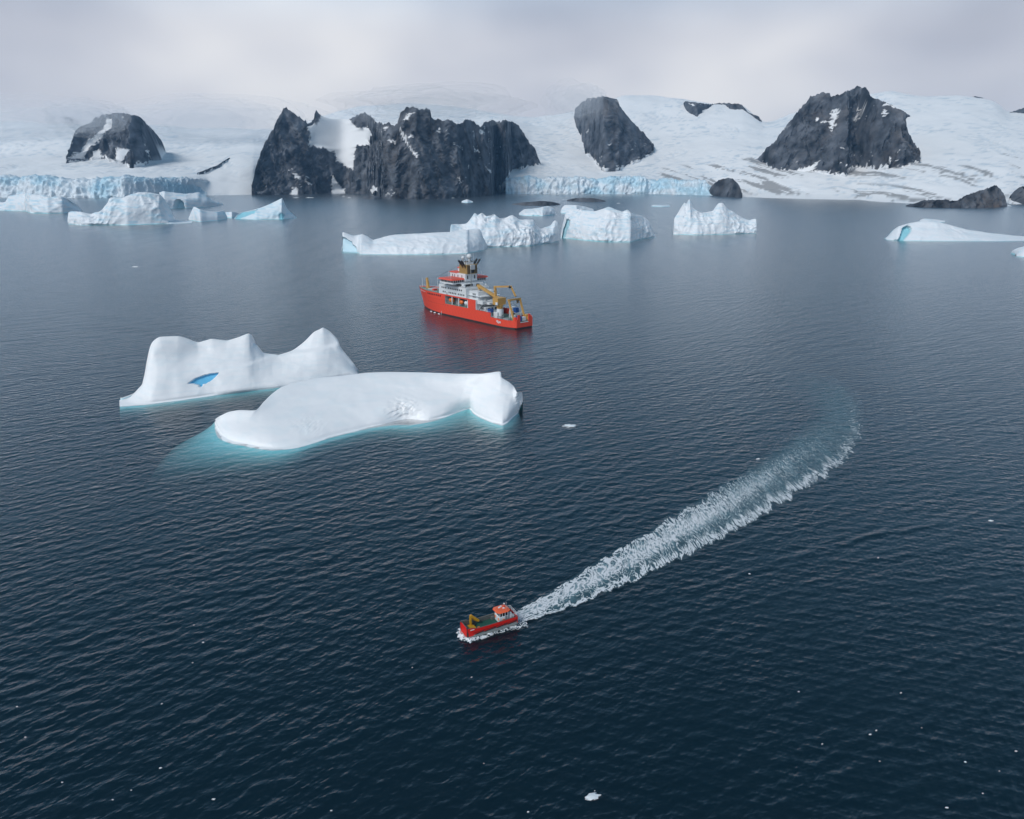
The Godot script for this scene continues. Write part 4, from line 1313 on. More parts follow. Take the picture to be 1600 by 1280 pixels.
const ROCK_ROWS := {
	"headland": [440, 150, [[-1338.6, -0, -4096.1, -1340.2, 3, -4102.1], [-1330.3, -0, -4101.1, -1335.5, 65.8, -4137.4], [-1328.9, 0, -4101.9, -1334.8, 74.4, -4143], [-1319.3, 0, -4107.7, -1329.6, 135.4, -4182], [-1280.3, -0, -4131.3, -1298.7, 257.9, -4270.4], [-1240.9, 0, -4155.1, -1262.7, 324.1, -4328.6], [-1223.9, 0, -4165.3, -1248.7, 380.6, -4367.8], [-1192.5, -0, -4184.3, -1219.8, 438.3, -4415.9], [-1160.8, 0, -4203.5, -1186.2, 419.8, -4425.8], [-1137.6, 0, -4217.5, -1161.6, 403.4, -4431.6], [-1115, 0, -4247.8, -1137.4, 385.9, -4453], [-1086.9, 0, -4285.3, -1107.2, 357.8, -4476.2], [-1071.4, 0, -4306, -1093.1, 393, -4515], [-1058.3, 0, -4323.5, -1081.5, 431.9, -4552.1], [-1037.2, 0, -4351.7, -1058.5, 402.9, -4565.7], [-1013.2, 0, -4383.8, -1032.9, 384.2, -4588.4], [-964, 0, -4449.6, -983.3, 402.3, -4663.5], [-938.9, -0, -4483.2, -957.6, 404.5, -4698.3], [-903.8, 0, -4452.1, -921.9, 402.5, -4666.1], [-856.4, 0, -4410, -874.3, 417.3, -4631.4], [-805.7, 0, -4364.9, -823, 428, -4591.6], [-784.8, 0, -4346.4, -801.3, 414.4, -4566.2], [-701.3, 0, -4043.1, -715.6, 372.8, -4241.4], [-684.3, 0, -3981.3, -698.1, 361.2, -4173.7], [-659, 0, -3888, -672, 344.3, -4071.5], [-575.6, 0, -3579.8, -587, 318.2, -3749.7], [-572.4, 0, -3578, -583.7, 317.4, -3747.5], [-513, 0, -3544.7, -523.2, 318.3, -3714.6], [-488.3, 0, -3530.9, -499.7, 376.5, -3730.1], [-451.6, 0, -3510.3, -462.6, 391.8, -3717.2], [-418.3, 0, -3491.7, -428.3, 382.1, -3693.7], [-408, 0, -3499.9, -417.7, 379.8, -3700.7], [-363.8, 0, -3535.2, -372.3, 379.6, -3736], [-358.5, 0, -3539.4, -366.2, 340.5, -3720.5], [-326.7, 0, -3564.8, -333.6, 342.1, -3746.8], [-313.3, 0, -3575.5, -319.7, 328.6, -3750.6], [-297.1, 0, -3588.4, -303.4, 340.8, -3769.8], [-258.9, 0, -3619, -264.2, 331.2, -3795.5], [-250.6, 0, -3625.6, -255.6, 325.9, -3799.4], [-243.1, 0, -3644.7, -247.9, 321.2, -3816.2], [-212.4, 0, -3723.5, -216.9, 352.3, -3910.9], [-177.7, 0, -3812.7, -181.2, 342.9, -3995.4], [-155.4, 0, -3869.7, -158.4, 324.9, -4043.3], [-129.6, 0, -3935.9, -132.2, 350.3, -4122.6], [-111.9, 0, -3981.3, -114.1, 355.4, -4170.7], [-90, 6.8, -4487.1, -91.7, 390.3, -4691.3], [-38.5, 59.9, -4374.9, -39.1, 381.7, -4546.2], [-28, 77.1, -4390.5, -28.5, 382.1, -4552.9], [0, 124.2, -4656.4, 0, 391.6, -4798.9], [11.1, 126.1, -4671, 11.3, 390.5, -4811.9], [52.7, 133.3, -4733.1, 53.3, 357.2, -4852.9], [95.6, 140.9, -4812.1, 96.3, 290.4, -4892.7], [139.5, 148.5, -4877.1, 140.1, 243.9, -4928.7], [175.6, 154.8, -4914.7, 175.8, 162.3, -4920.7]]],
	"left_peak": [150, 75, [[-2511.9, 158.2, -4540.4, -2514, 165.1, -4546.4], [-2505.9, 163.1, -4577, -2519.6, 228.6, -4622], [-2498.5, 168.7, -4618.5, -2532.9, 340.7, -4734.9], [-2486.2, 177.4, -4680.5, -2523.7, 369.4, -4810], [-2470.6, 178.4, -4686.4, -2509.7, 380.5, -4822.5], [-2429.8, 181.2, -4701.8, -2473.5, 413.3, -4857.4], [-2425.4, 182.2, -4707.9, -2469.7, 418.6, -4866.4], [-2391.3, 189.2, -4753.3, -2437, 440.1, -4921.1], [-2198.9, 157.8, -4504.7, -2247.1, 431.2, -4687.3], [-2061.3, 139.8, -4359.6, -2108.3, 414.7, -4543.5], [-2050.9, 149.2, -4467.9, -2092.3, 397.1, -4634.2], [-2048.9, 150.9, -4487.1, -2088.3, 387.6, -4646.2], [-2135.4, 188.2, -4795.6, -2163.1, 356.4, -4909.3], [-2148.2, 194.3, -4843.1, -2173.7, 349.5, -4948.2], [-2182.6, 219, -5035.2, -2196.1, 301.5, -5091.4], [-2196, 229.8, -5115.4, -2198.5, 245.4, -5126.1]]],
	"middle_peak": [130, 111, [[479.3, 491.7, -6386.8, 479.7, 511.1, -6398], [479.1, 438.3, -6177.7, 482, 579.9, -6259.1], [478.6, 404.3, -6040.9, 482.3, 577.4, -6140.2], [499.7, 329.4, -5720.7, 505.7, 587.5, -5868.3], [480.3, 238.8, -5330.7, 488.2, 567.6, -5518.7], [487.8, 226.2, -5271.4, 496.3, 572.1, -5469], [524, 162.7, -4963.3, 534.9, 557.6, -5188.6], [539.7, 124.4, -4743.9, 552.3, 545.5, -4983.9], [616.3, 130.3, -4783.1, 630, 537.4, -5015.5], [636.6, 131.9, -4793.8, 649.7, 505, -5007.5], [651.4, 135.6, -4820, 664.1, 487, -5021.7], [722.2, 154.8, -4916.3, 732.7, 416.6, -5067.9], [736.3, 158.7, -4933.1, 746.4, 407.1, -5077.1], [814.9, 184.8, -5039.5, 822.6, 356.6, -5139.7], [819.9, 186.4, -5046, 827.4, 352.3, -5142.8], [889.5, 215.3, -5156.1, 893.4, 296.7, -5203.9], [939.6, 271.8, -5364.7, 940.2, 284, -5371.9]]],
	"ridge": [130, 36, [[1314.5, 604.9, -6405.2, 1315.9, 619.7, -6416.4], [1306, 568.1, -6283.6, 1310.8, 619, -6321.9], [1282.2, 497.4, -6038.8, 1293.4, 614.4, -6126.6], [1319.5, 450.3, -5838.2, 1333.8, 591.5, -5944.2], [1399.7, 493.4, -5977.2, 1410.5, 595.1, -6053.6], [1455.3, 519.5, -6040.4, 1463.4, 594.3, -6096.6], [1531.4, 574, -6209.4, 1535.3, 608.4, -6235.4], [1590.4, 573.7, -6176.5, 1594.8, 611.4, -6204.8], [1587.4, 565.4, -6144.5, 1592.6, 609.7, -6177.8], [1561.5, 500.6, -5887.8, 1572, 587.7, -5953.3], [1634.3, 497.2, -5835.8, 1644, 573.9, -5893.6], [1649, 455.9, -5718.4, 1656.6, 513.3, -5761.8], [1701.1, 416.2, -5642.9, 1710.4, 483.6, -5694.1], [1704.3, 413.8, -5638.1, 1713, 476.1, -5685.6], [1771.6, 417.2, -5741.1, 1772.8, 423.9, -5747.1]]],
	"right_peak": [270, 132, [[1332.7, 174, -4446.9, 1334.1, 177.5, -4452.9], [1346.8, 159.5, -4351.7, 1350.6, 202.7, -4377.3], [1350, 156, -4327.9, 1355.3, 215.5, -4363.1], [1347.4, 148.4, -4284.4, 1354.4, 227.7, -4331.2], [1339.5, 129, -4169.3, 1350.1, 247.3, -4239], [1352.7, 124.3, -4127.4, 1365.9, 268.4, -4212], [1375.1, 116.2, -4055.4, 1394.6, 325.9, -4177.4], [1392.3, 110, -4001, 1416.6, 367.8, -4150.1], [1407.4, 110, -3989.5, 1434, 391.5, -4151.8], [1454.6, 110, -3970.9, 1487.4, 449.9, -4165.3], [1482.1, 110, -3960, 1518.4, 480.5, -4171], [1522.9, 104, -3909, 1561.9, 488.5, -4127.6], [1544.5, 99.6, -3875.9, 1583.1, 470.1, -4087], [1578.8, 92.5, -3821.9, 1620.1, 476.4, -4040.4], [1593.4, 100, -3844.8, 1634.3, 479.4, -4060.7], [1639.1, 119, -3923.4, 1680.1, 495.7, -4137.5], [1685, 129.4, -3953.7, 1728.1, 519.8, -4174.9], [1708.6, 137, -3952.3, 1750.8, 513.8, -4166], [1701.4, 133.1, -3891.7, 1743.5, 503.8, -4102.1], [1691.6, 128, -3812.5, 1730.8, 465.7, -4004.8], [1684.1, 124.3, -3754.1, 1722.9, 454, -3942.1], [1690.2, 124.6, -3715.1, 1728.1, 442, -3896.2], [1697, 125, -3678.8, 1733.1, 421.2, -3848.3], [1713.6, 125.8, -3609.2, 1747.3, 392.5, -3762.3], [1730.7, 126.3, -3579.6, 1762.4, 371.5, -3720.7], [1746.2, 130.8, -3589.5, 1776.8, 365.2, -3724.6], [1769.7, 137.6, -3604.4, 1790.3, 289.9, -3693.2], [1805.2, 147.8, -3627, 1818.4, 243, -3682.9], [1837.1, 157, -3647.4, 1844.6, 209.9, -3678.7], [1880.8, 174.7, -3716, 1883.4, 177.6, -3722]]],
	"skyline_rocks": [40, 10, [[2930.3, 561.8, -5257.1, 2932.9, 566.1, -5263.1], [2947.1, 559, -5257.1, 2949.9, 577.9, -5267.8], [2976.5, 554.2, -5257.1, 2979, 571.1, -5266.7], [2968.2, 535.8, -5202.5, 2972.3, 562.1, -5217.5], [2935.6, 497.8, -5067.7, 2939.4, 522.1, -5081.6], [2926, 487.3, -5028.6, 2929.7, 510.5, -5041.8], [2952.7, 451.1, -4977.5, 2954.9, 458.8, -4983.5]]],
	"edge_rocks": [60, 16, [[2990.2, 441.6, -4997.8, 2992.4, 449.3, -5003.8], [3092.7, 432.7, -5046.8, 3099.3, 472.2, -5069.5], [3062.7, 413.6, -4901, 3074, 480.9, -4939.6], [3048.4, 387.4, -4642.6, 3067.1, 493.8, -4703.5], [3082.7, 371.1, -4479.4, 3087.2, 395, -4493.2]]],
	"spur": [30, 18, [[2222, 424, -4786.3, 2225.6, 467.4, -4807.3], [2164.1, 369.8, -4572, 2170.6, 447.6, -4609.5], [2173.9, 370.7, -4570.4, 2180.3, 445.8, -4606.6], [2197.1, 372.9, -4567.3, 2202, 430.2, -4595], [2266.1, 391.9, -4625.3, 2267.4, 407.2, -4632.7], [2272, 393.5, -4630.5, 2273.9, 400.7, -4636.5]]],
	"shore_knob": [50, 24, [[998.7, 3.6, -4078.9, 999.7, 9.8, -4084.9], [1010.7, 2, -4034.5, 1016, 44.7, -4069], [1026, 0, -3967.4, 1035, 70.1, -4023.9], [1025, 0, -3926.3, 1034.4, 73.3, -3985.4], [1045.3, 0, -3849.5, 1056.8, 86.1, -3918.7], [1052.9, 0, -3820.7, 1063.8, 80.7, -3885.7], [1054.6, 0, -3793.7, 1065.3, 77.6, -3856.2], [1058.7, 0, -3732.1, 1066.8, 58, -3779], [1062.6, 0, -3672.5, 1065, 16.7, -3686.1]]],
	"shore_point": [110, 26, [[1350.6, 0, -2719.4, 1353.1, 2.9, -2725.4], [1370.7, 0, -2642.9, 1375.9, 20, -2659.4], [1415.8, 0, -2619.6, 1422.6, 24.8, -2640], [1456.9, 0, -2598.4, 1463, 21.5, -2616.1], [1465, 0, -2594.3, 1472.7, 26.9, -2616.3], [1491.4, -0, -2603.8, 1502.1, 37.2, -2634.3], [1534, 0, -2619.3, 1548.3, 48.9, -2659.2], [1598.8, 0, -2642.9, 1618.2, 64.6, -2695.3], [1619, 0, -2655.4, 1639.7, 68.5, -2710.9], [1642.9, 0, -2670, 1659.5, 53.9, -2713.9], [1667.1, 0, -2684.9, 1676.8, 30.9, -2710.2], [1681, 0, -2693.4, 1684, 4, -2699.4]]],
	"shore_edge": [60, 20, [[1862.6, 16.4, -2969.8, 1867.5, 32.2, -2982.6], [1863.9, 12, -2947.6, 1874.7, 46.2, -2975.4], [1864.4, 10.5, -2940.5, 1876.7, 49.3, -2972], [1869.2, 8.5, -2932.3, 1884.1, 55.4, -2970.4], [1879.1, 4.5, -2917, 1897.6, 62.4, -2964], [1957.3, 0.7, -2927.5, 1981.3, 73.5, -2986.3], [1973.3, 0, -2916.1, 1995.9, 67.3, -2970.5], [2101, 0.5, -2964.3, 2115.4, 41.1, -2997.4]]],
	"slope_rib": [40, 10, [[-1679.8, 93.7, -4282.4, -1681, 110, -4290.5], [-1660, 101.6, -4358.3, -1661.8, 126.6, -4370.8], [-1654.9, 103.3, -4372.9, -1656.8, 130.6, -4386.5], [-1646.9, 133.3, -4503.1, -1648.2, 151.1, -4512], [-1645.2, 137.5, -4519.4, -1646.5, 155.4, -4528.3], [-1650.2, 174.2, -4708, -1651.3, 192.1, -4716.9], [-1659.3, 184.2, -4780.1, -1660.8, 189.7, -4786.1]]],
	"islet": [50, 12, [[0, 0, -2857.1, 0, 2, -2863.1], [18.3, 0, -2838.7, 18.3, 6, -2844.9], [56.4, 0, -2800.4, 56.6, 10.6, -2811.4], [67.6, 0, -2797.1, 67.8, 11.7, -2809.2], [96.6, 0, -2788.4, 97, 15.1, -2804.1], [112.2, 0, -2783.8, 112.6, 14.3, -2798.6], [131.2, 0, -2805.9, 131.6, 12.4, -2818.8], [160.2, 0, -2839.8, 160.5, 7, -2847.1], [175, 0, -2857.1, 175.3, 0.9, -2863.1]]],
	"far_islet": [40, 10, [[225, 0, -3251.3, 225.3, 3.6, -3257.3], [246.4, 0, -3223.5, 246.9, 9.4, -3233.2], [281.4, 0, -3178.3, 282.2, 13.6, -3192.4], [324.2, -0, -3146.5, 325.1, 12.9, -3159.8], [328.9, 0, -3143, 329.8, 12.2, -3155.6], [356.6, 0, -3165, 357.2, 7.6, -3172.8], [373.5, 0, -3178.3, 374.1, 2.3, -3184.3]]],
	"reef": [24, 8, [[-659.4, 0, -3535.2, -660.2, 5.3, -3541.2], [-638.6, 0, -3498.9, -640, 10.3, -3509.5], [-610.2, 0, -3449.2, -611.9, 13, -3462.6], [-586.9, 0, -3475.6, -588.5, 13.6, -3489.6], [-572.7, 0, -3491.7, -573.7, 7.9, -3499.8]]],
}
const SNOW_PATCHES := {
	"headland": [[-1106.5, 344.2, -1096.3, 304.1, -1098.1, 239.9, -1079.9, 247.4, -1057.6, 227.9, -1039.1, 235.4, -1019, 215.6, -994.5, 223.2, -983.7, 171.8, -957.8, 158.4, -927.3, 127.2, -901.1, 130.6, -883.6, 127.1, -882.6, 202.6, -863.3, 257.2, -816, 249, -756.3, 253.9, -786.1, 277.7, -730.3, 292.5, -759.1, 326.6, -807.4, 351.3, -836.7, 342.4, -871.5, 350.9, -903.2, 376.9, -930.4, 409.8, -914.3, 456.7, -1006.9, 453.6, -1058.1, 396, -1065.2, 374.6, -1091.2, 358.9], [-1167.7, 110, -1153.3, 113.3, -1130.4, 87.2, -1134.8, 77.4, -1158, 93.8], [-1119.6, 77.3, -1109.6, 80.5, -1079.1, 43.9, -1086.7, 40.8], [-1005.4, 5.5, -999.5, 49, -993.7, 96.4, -978.2, 62.2, -957.2, 31.2, -930.4, 7, -934.9, -6.8, -1005.4, -4.6], [-1175.5, 3.8, -1168.9, 35.8, -1155, 45.3, -1142.1, 25.8, -1137.6, 0, -1175.3, 0.6], [-756.6, 22.1, -703.2, 47.8, -660.4, 35.2, -651.6, 21, -737.3, 7.5], [-503.7, 298.1, -490.6, 281, -467.8, 241.6, -432.8, 197.1, -412.5, 169.8, -420.2, 164.3, -444.9, 194.5, -480.2, 241.9, -506.5, 287], [-486.1, 342.3, -461.9, 366.6, -437.3, 371.2, -461.4, 347, -473.3, 327.9], [-459.2, 266.3, -440.7, 265.9, -437.3, 252, -452.6, 249.6], [-338.2, 296.7, -324.6, 297.2, -327, 283, -335.3, 285.5], [-586.4, 300.5, -567.2, 302.8, -563.6, 291.4, -582.8, 289.1], [-163.9, 308.8, -137.8, 306, -137.6, 284.3, -152.3, 291.9], [-185.5, 222.3, -157.3, 200.2, -154.3, 191.3, -179.9, 210.8], [-136.5, 134.3, -108.4, 110, -106.8, 100.1, -130.5, 122.2], [-568.7, 252.1, -530.4, 245.7, -539.6, 237.5, -565.2, 243.6]],
	"left_peak": [[-2403.9, 415.3, -2318.8, 415.9, -2358.9, 375.6, -2421.9, 328, -2441.8, 268, -2470.1, 224.1, -2494.6, 194.9, -2509.9, 172.4, -2507.4, 201.1, -2494.8, 252.8, -2459.7, 304.1, -2440.3, 349.4], [-2249, 231.5, -2149.3, 235.4, -2075.3, 227.1, -2115.2, 200.7, -2167.2, 177.9, -2193.1, 164.6, -2250, 186.3], [-2438.2, 224.4, -2418.5, 232.2, -2397.4, 196.3, -2413.6, 174.5, -2436.2, 181.2], [-2526.9, 315.7, -2526, 342.1, -2522.5, 264.6, -2514.9, 228.1]],
	"middle_peak": [[495.3, 380.4, 499.2, 376.4, 485.3, 335.9], [826.2, 209.6, 879.5, 226.7, 868.1, 203]],
	"ridge": [[1296.8, 593.9, 1321, 581.2, 1309.6, 565.9], [1403.7, 530.3, 1451.3, 537.8, 1425.1, 513.2, 1372.9, 504.5]],
	"right_peak": [[1579.3, 411.2, 1589.3, 410.1, 1585.5, 373.5, 1575.2, 331.4, 1559.7, 298.9, 1559.9, 320.4, 1569, 350.4, 1539.1, 346.5, 1540, 355.8, 1570, 359.5], [1419.1, 116.1, 1451.5, 134.2, 1480, 143.2, 1500.3, 158.2, 1490.3, 125.1, 1465.9, 113, 1427.2, 107], [1522.3, 378.9, 1531.7, 384.5, 1534.3, 365.5, 1523.3, 366.3], [1575.3, 219.4, 1583.1, 219.1, 1579.9, 207.3, 1572.4, 210.6], [1731.7, 424.9, 1735.9, 413.9, 1745.3, 389.8, 1740, 388.1, 1731.9, 403.4], [1727.1, 393.2, 1732.8, 387.9, 1734.7, 366.1, 1729.7, 361.9, 1725.7, 381.5], [1504, 110, 1538.4, 115.9, 1529.5, 98.1]],
	"spur": [[2178.7, 406.9, 2184.2, 414.5, 2198.9, 393.6, 2165, 380.2]],
}
const BERG_ROWS := {
	"near_front": [[-137.6, -337.7, -136.2, 2, -335.3, -3, 0.3, 1.2, 1.2], [-133.1, -325.7, -132, 5, -330.2, -17, 10, 1.2, 3], [-127.9, -315.2, -128, 7, -330.1, -18.9, 18.9, 1.2, 4.2], [-121.1, -308.6, -122.5, 8.5, -328.2, -13.2, 18.8, 1.2, 5.1], [-111.6, -303.8, -114, 9, -326.6, -6.7, 13.4, 1.2, 5.4], [-105.3, -300.7, -113.4, 10, -335.2, -3.7, 9.3, 1.2, 6], [-99.7, -299.1, -112.6, 11, -345.5, -0.5, 7, 1.2, 6.6], [-94.4, -299.9, -110.2, 12, -354.2, 1.7, 5.7, 1.2, 7.2], [-89.4, -302.2, -104.5, 12.5, -361.8, 2.5, 3.1, 1.2, 7.5], [-84.4, -307.8, -96.4, 13, -367.2, 2.3, 1.9, 1.2, 7.8], [-79.1, -314.4, -86.4, 13.5, -369, 2.2, 2.1, 1.2, 8.1], [-70.9, -322.1, -73.8, 14, -373.4, 2, 2.2, 1.2, 8.4], [-63.5, -328.4, -64.2, 14.5, -373.4, 1.6, 2.6, 1.2, 8.7], [-54.8, -332, -54.5, 14.5, -373.4, 0.7, 2.9, 1.2, 8.7], [-45.3, -333, -44.8, 14.5, -372.8, 1.1, 3.8, 1.2, 8.7], [-38.4, -336.7, -34.9, 15, -369.6, 4.3, 5.5, 1.2, 9], [-31.9, -343.5, -26.9, 15, -368.3, 8.5, 6.9, 1.2, 9], [-24.7, -353.6, -19.4, 16, -364.4, 11.1, 8.5, 1.2, 9], [-20.9, -357.8, -14.9, 17, -360.5, -6.4, 12.5, 1.2, 9], [-18.7, -350.5, -10.8, 17.5, -360.4, -8.4, 3.3, 1.2, 9], [-15.7, -344.5, -7.7, 18, -360.4, -5.2, 3.1, 1.2, 9], [-12.2, -339.6, -5.6, 18, -360.4, -4, 3.1, 1.2, 9], [-8.2, -334.8, -4.9, 16, -357, -2.8, 2.9, 1.2, 9], [-4.4, -332, -1.5, 14, -356.2, 0.6, 4, 1.2, 8.4], [-2.1, -335.8, 0.9, 12, -355.4, 3.7, 1.6, 1.2, 7.2], [-0.6, -340.6, 2.4, 11, -348.8, 3.8, 1.3, 1.2, 6.6], [1.8, -347.5, 4.8, 9, -355.2, 2.8, 0.9, 1.2, 5.4], [3.1, -351.5, 5.2, 5, -353, 1.9, 0.6, 1.2, 3]],
	"near_rear": [[-193.1, -361.6, -198.3, 0.3, -371.6, 0.6, 2.4, 1.1, 1.4], [-192.2, -361.8, -197.1, 0.3, -371.8, 0.6, 2.4, 1.1, 1.4], [-189.1, -362.6, -195.5, 0.5, -376.1, 0.6, 2.4, 1.1, 3.8], [-185.9, -363.4, -194.1, 2.4, -381.6, 0.6, 2.4, 1.1, 6.9], [-182.3, -364.3, -192.2, 5.5, -387.6, 0.8, 2.4, 1.1, 10.2], [-180.6, -365.3, -190.4, 13.9, -391.3, 1.2, 2.2, 1.1, 12], [-179.5, -365.8, -187.9, 24, -391.8, 1.2, 2.2, 1.1, 12], [-178.5, -366.4, -186.5, 26.3, -392.4, 1.2, 2.2, 1.1, 12], [-176, -367.8, -183.5, 28.2, -393.8, 1.2, 2.2, 1.1, 12], [-168.1, -372.1, -175.4, 27.7, -398.1, 1.2, 2.2, 1.1, 12], [-164.3, -374.5, -171.5, 25.6, -400.5, 1.3, 2.1, 1.1, 12], [-161.1, -376.5, -168.5, 23.6, -402.5, 1.3, 2.1, 1.1, 12], [-158.2, -378.3, -165.3, 24.1, -404.3, 1.3, 2.1, 1.1, 12], [-155, -380.3, -161.9, 24.6, -406.3, 1.3, 2.2, 1.1, 12], [-148.1, -384.1, -154.9, 22.9, -410.1, 1.2, 2.2, 1.1, 12], [-142.5, -387.2, -148.8, 24.3, -413.2, 1.2, 2.2, 1.1, 12], [-139.1, -389.1, -145.1, 25.6, -415.1, 1.2, 2.2, 1.1, 12], [-137.7, -389.9, -143.7, 25, -415.9, 1.2, 2.2, 1.1, 12], [-136.9, -390.4, -143.2, 20.5, -416.4, 1.2, 2.2, 1.1, 12], [-135.4, -391.2, -141.8, 19, -417.2, 1.2, 2.2, 1.1, 12], [-134.8, -391.5, -141.3, 18.4, -417.5, 1.1, 2.2, 1.1, 12], [-132.2, -392.8, -138.9, 14.1, -418.8, 1.1, 2.2, 1.1, 12], [-125, -396.3, -131.5, 11.9, -422.3, 1.1, 2.2, 1.1, 12], [-124.8, -396.5, -131.2, 11.8, -422.5, 1.4, 2.1, 1.1, 12], [-119.3, -400.3, -125.3, 13.2, -426.3, 1.4, 2.1, 1.1, 12], [-113.4, -404.3, -118.7, 17.8, -430.3, 1.4, 2.1, 1.1, 12], [-108.9, -407.4, -113.6, 22.8, -433.4, 1.4, 2.1, 1.1, 12], [-105.9, -409.5, -110.4, 24.1, -435.5, 1.5, 2, 1.1, 12], [-104.4, -410.6, -108.8, 24.7, -436.6, 1.5, 2, 1.1, 12], [-101.4, -413, -105.7, 22.3, -438.7, 1.5, 2, 1.1, 11.8], [-97.8, -415.8, -101.1, 18, -436.6, 1.5, 2, 1.1, 8.6], [-95.3, -417.7, -98.2, 12.6, -435.3, 1.5, 2, 1.1, 6.5], [-89.1, -422.5, -90.8, 3.8, -432.5, 1.5, 2, 1.1, 1.4], [-87.8, -423.5, -89.7, 0.3, -433.5, 1.5, 2, 1.1, 1.4]],
	"far_left_slab": [[-1619.3, -2416.1, -1625.4, 20.2, -2431.4, -0, 4, 1.5, 7.2], [-1560.8, -2416.1, -1582.1, 21.2, -2456.1, -0.5, 4, 1.5, 60], [-1534.8, -2405.7, -1555, 25.4, -2445.7, -1.5, 3.7, 1.5, 60], [-1521.9, -2400.6, -1538.7, 42.6, -2440.6, -1.5, 3.7, 1.5, 60], [-1460.6, -2376.2, -1475.5, 49.8, -2416.2, -1.5, 3.7, 1.5, 60], [-1458.1, -2375.2, -1473, 49.6, -2415.2, -3.2, 2.4, 1.5, 60], [-1374, -2260.5, -1388.5, 51.2, -2300.5, -2.9, 2.8, 1.5, 60], [-1334.1, -2248.4, -1348.7, 48.5, -2288.4, -1.2, 3.8, 1.5, 60], [-1314.2, -2242.4, -1329.2, 45.5, -2282.4, -0.2, 4, 1.5, 60], [-1305.8, -2246.8, -1321.1, 43.3, -2286.8, 1.8, 3.6, 1.5, 60], [-1286.1, -2256.9, -1300.5, 46.5, -2296.9, 1.8, 3.6, 1.5, 60], [-1279, -2260.5, -1294.3, 40.5, -2300.5, 4, 0.5, 1.5, 60], [-1281.1, -2297.5, -1296.9, 27.4, -2334.8, 4, -0.2, 1.5, 54.1], [-1282.1, -2316.5, -1295.2, 19, -2346.3, 4, -0.1, 1.5, 38.2], [-1281.7, -2326.1, -1293.2, 14, -2351.4, 4, 0.2, 1.5, 28.7], [-1280.5, -2355.3, -1288.5, 1.1, -2370.7, 4, 0.2, 1.5, 7.2]],
	"far_left_wedge": [[-997.1, -1772.9, -1004, 3.4, -1786.4, -3.1, 3.9, 1.6, 6], [-994.6, -1771, -997.6, 26, -1784.4, -3.1, 3.9, 1.6, 6], [-950.2, -1736.4, -962.2, 26.8, -1767, -3.1, 3.9, 1.6, 41], [-940.5, -1728.9, -954.9, 25.7, -1763.7, -0.9, 4.9, 1.6, 49.7], [-922, -1731, -936.9, 21.3, -1766, 0.6, 5, 1.6, 50], [-896.8, -1734, -909.5, 32.2, -1769, 0.6, 5, 1.6, 50], [-888.8, -1734.9, -899.3, 46, -1769.9, 0.6, 5, 1.6, 50], [-880.8, -1735.8, -889.7, 55.6, -1770.8, 0.6, 5, 1.6, 50], [-858.1, -1738.5, -866.6, 56.9, -1773.5, 0.6, 5, 1.6, 50], [-847.4, -1739.7, -855.1, 61.2, -1774.7, 1.5, 4.8, 1.6, 50], [-839.8, -1744.4, -846.8, 65, -1779.4, 2.6, 4.3, 1.6, 50], [-823.2, -1754.5, -829.6, 68.2, -1789.5, 2.6, 4.3, 1.6, 50], [-791.8, -1773.8, -798.6, 62.8, -1808.8, 2.6, 4.3, 1.6, 50], [-786.1, -1777.3, -795.9, 40.2, -1812.3, 2.6, 4.3, 1.6, 50], [-775.8, -1783.6, -790.2, 4.3, -1818.6, 2.6, 4.3, 1.6, 50], [-774.6, -1784.3, -789, 4, -1819.3, 3.4, 3.7, 1.6, 50], [-767.4, -1791.2, -781.9, 1.7, -1826.2, 3.4, 3.6, 1.6, 50], [-737.9, -1819.3, -743.2, 0.6, -1832.7, 3.4, 3.6, 1.6, 6]],
	"far_left_arch": [[-1172.4, -2642.9, -1176.2, 46.6, -2666, -2.6, 1.6, 1.9, 4.8], [-1128.3, -2570.6, -1138.4, 52, -2610, -2.6, 1.6, 1.9, 20.4], [-1114.1, -2547.3, -1127.3, 51.8, -2593.9, -0.5, 3, 1.9, 27.2], [-1094.9, -2565.1, -1113.9, 47.6, -2625.1, 2, 2.2, 1.9, 40], [-1066.2, -2591.4, -1085.2, 42.9, -2651.4, 2, 2.2, 1.9, 40], [-1063.2, -2594.3, -1082.1, 43.1, -2654.3, 2.6, 1.5, 1.9, 40], [-1050, -2619.1, -1068.4, 44.3, -2679.1, 2.7, 1.4, 1.9, 40], [-1040.3, -2637.5, -1058.1, 45.9, -2697.5, 2.7, 1.4, 1.9, 40], [-1034.1, -2649.1, -1052.6, 39.3, -2709.1, 2.7, 1.4, 1.9, 40], [-1024.2, -2667.9, -1043.3, 30.4, -2727.9, 3, 0.4, 1.9, 40], [-1025.6, -2706.4, -1045.4, 22.9, -2766.4, 3, -0.1, 1.9, 40], [-1029.5, -2807.3, -1039.2, 6.3, -2836.1, 3, -0.1, 1.9, 10.2], [-1030.3, -2828.4, -1038.4, 1.3, -2851.5, 3, -0.1, 1.9, 4.8]],
	"small_block": [[-790.9, -1932.7, -795.1, 3.2, -1944.3, -2.4, 1.8, 1.3, 2.4], [-780.6, -1918.7, -785.7, 15.8, -1936.4, -2.4, 1.8, 1.3, 8.3], [-763.7, -1895.7, -771.7, 31.4, -1925.7, -2.4, 1.8, 1.3, 20], [-734.3, -1855.6, -742.7, 27.1, -1885.6, -1.3, 2.7, 1.3, 20], [-724.4, -1877, -733.2, 21.7, -1907, 2.7, 1.3, 1.3, 20], [-712.5, -1902.6, -721.4, 19, -1932.6, 2.7, 1.3, 1.3, 20], [-710.7, -1906.3, -719.6, 19.2, -1936.3, 3, 0.1, 1.3, 20], [-711.2, -1950.7, -717.5, 19.3, -1974.3, 3, -0, 1.3, 13.9], [-711.4, -1973.7, -715.3, 2.5, -1985.2, 3, -0, 1.3, 2.4]],
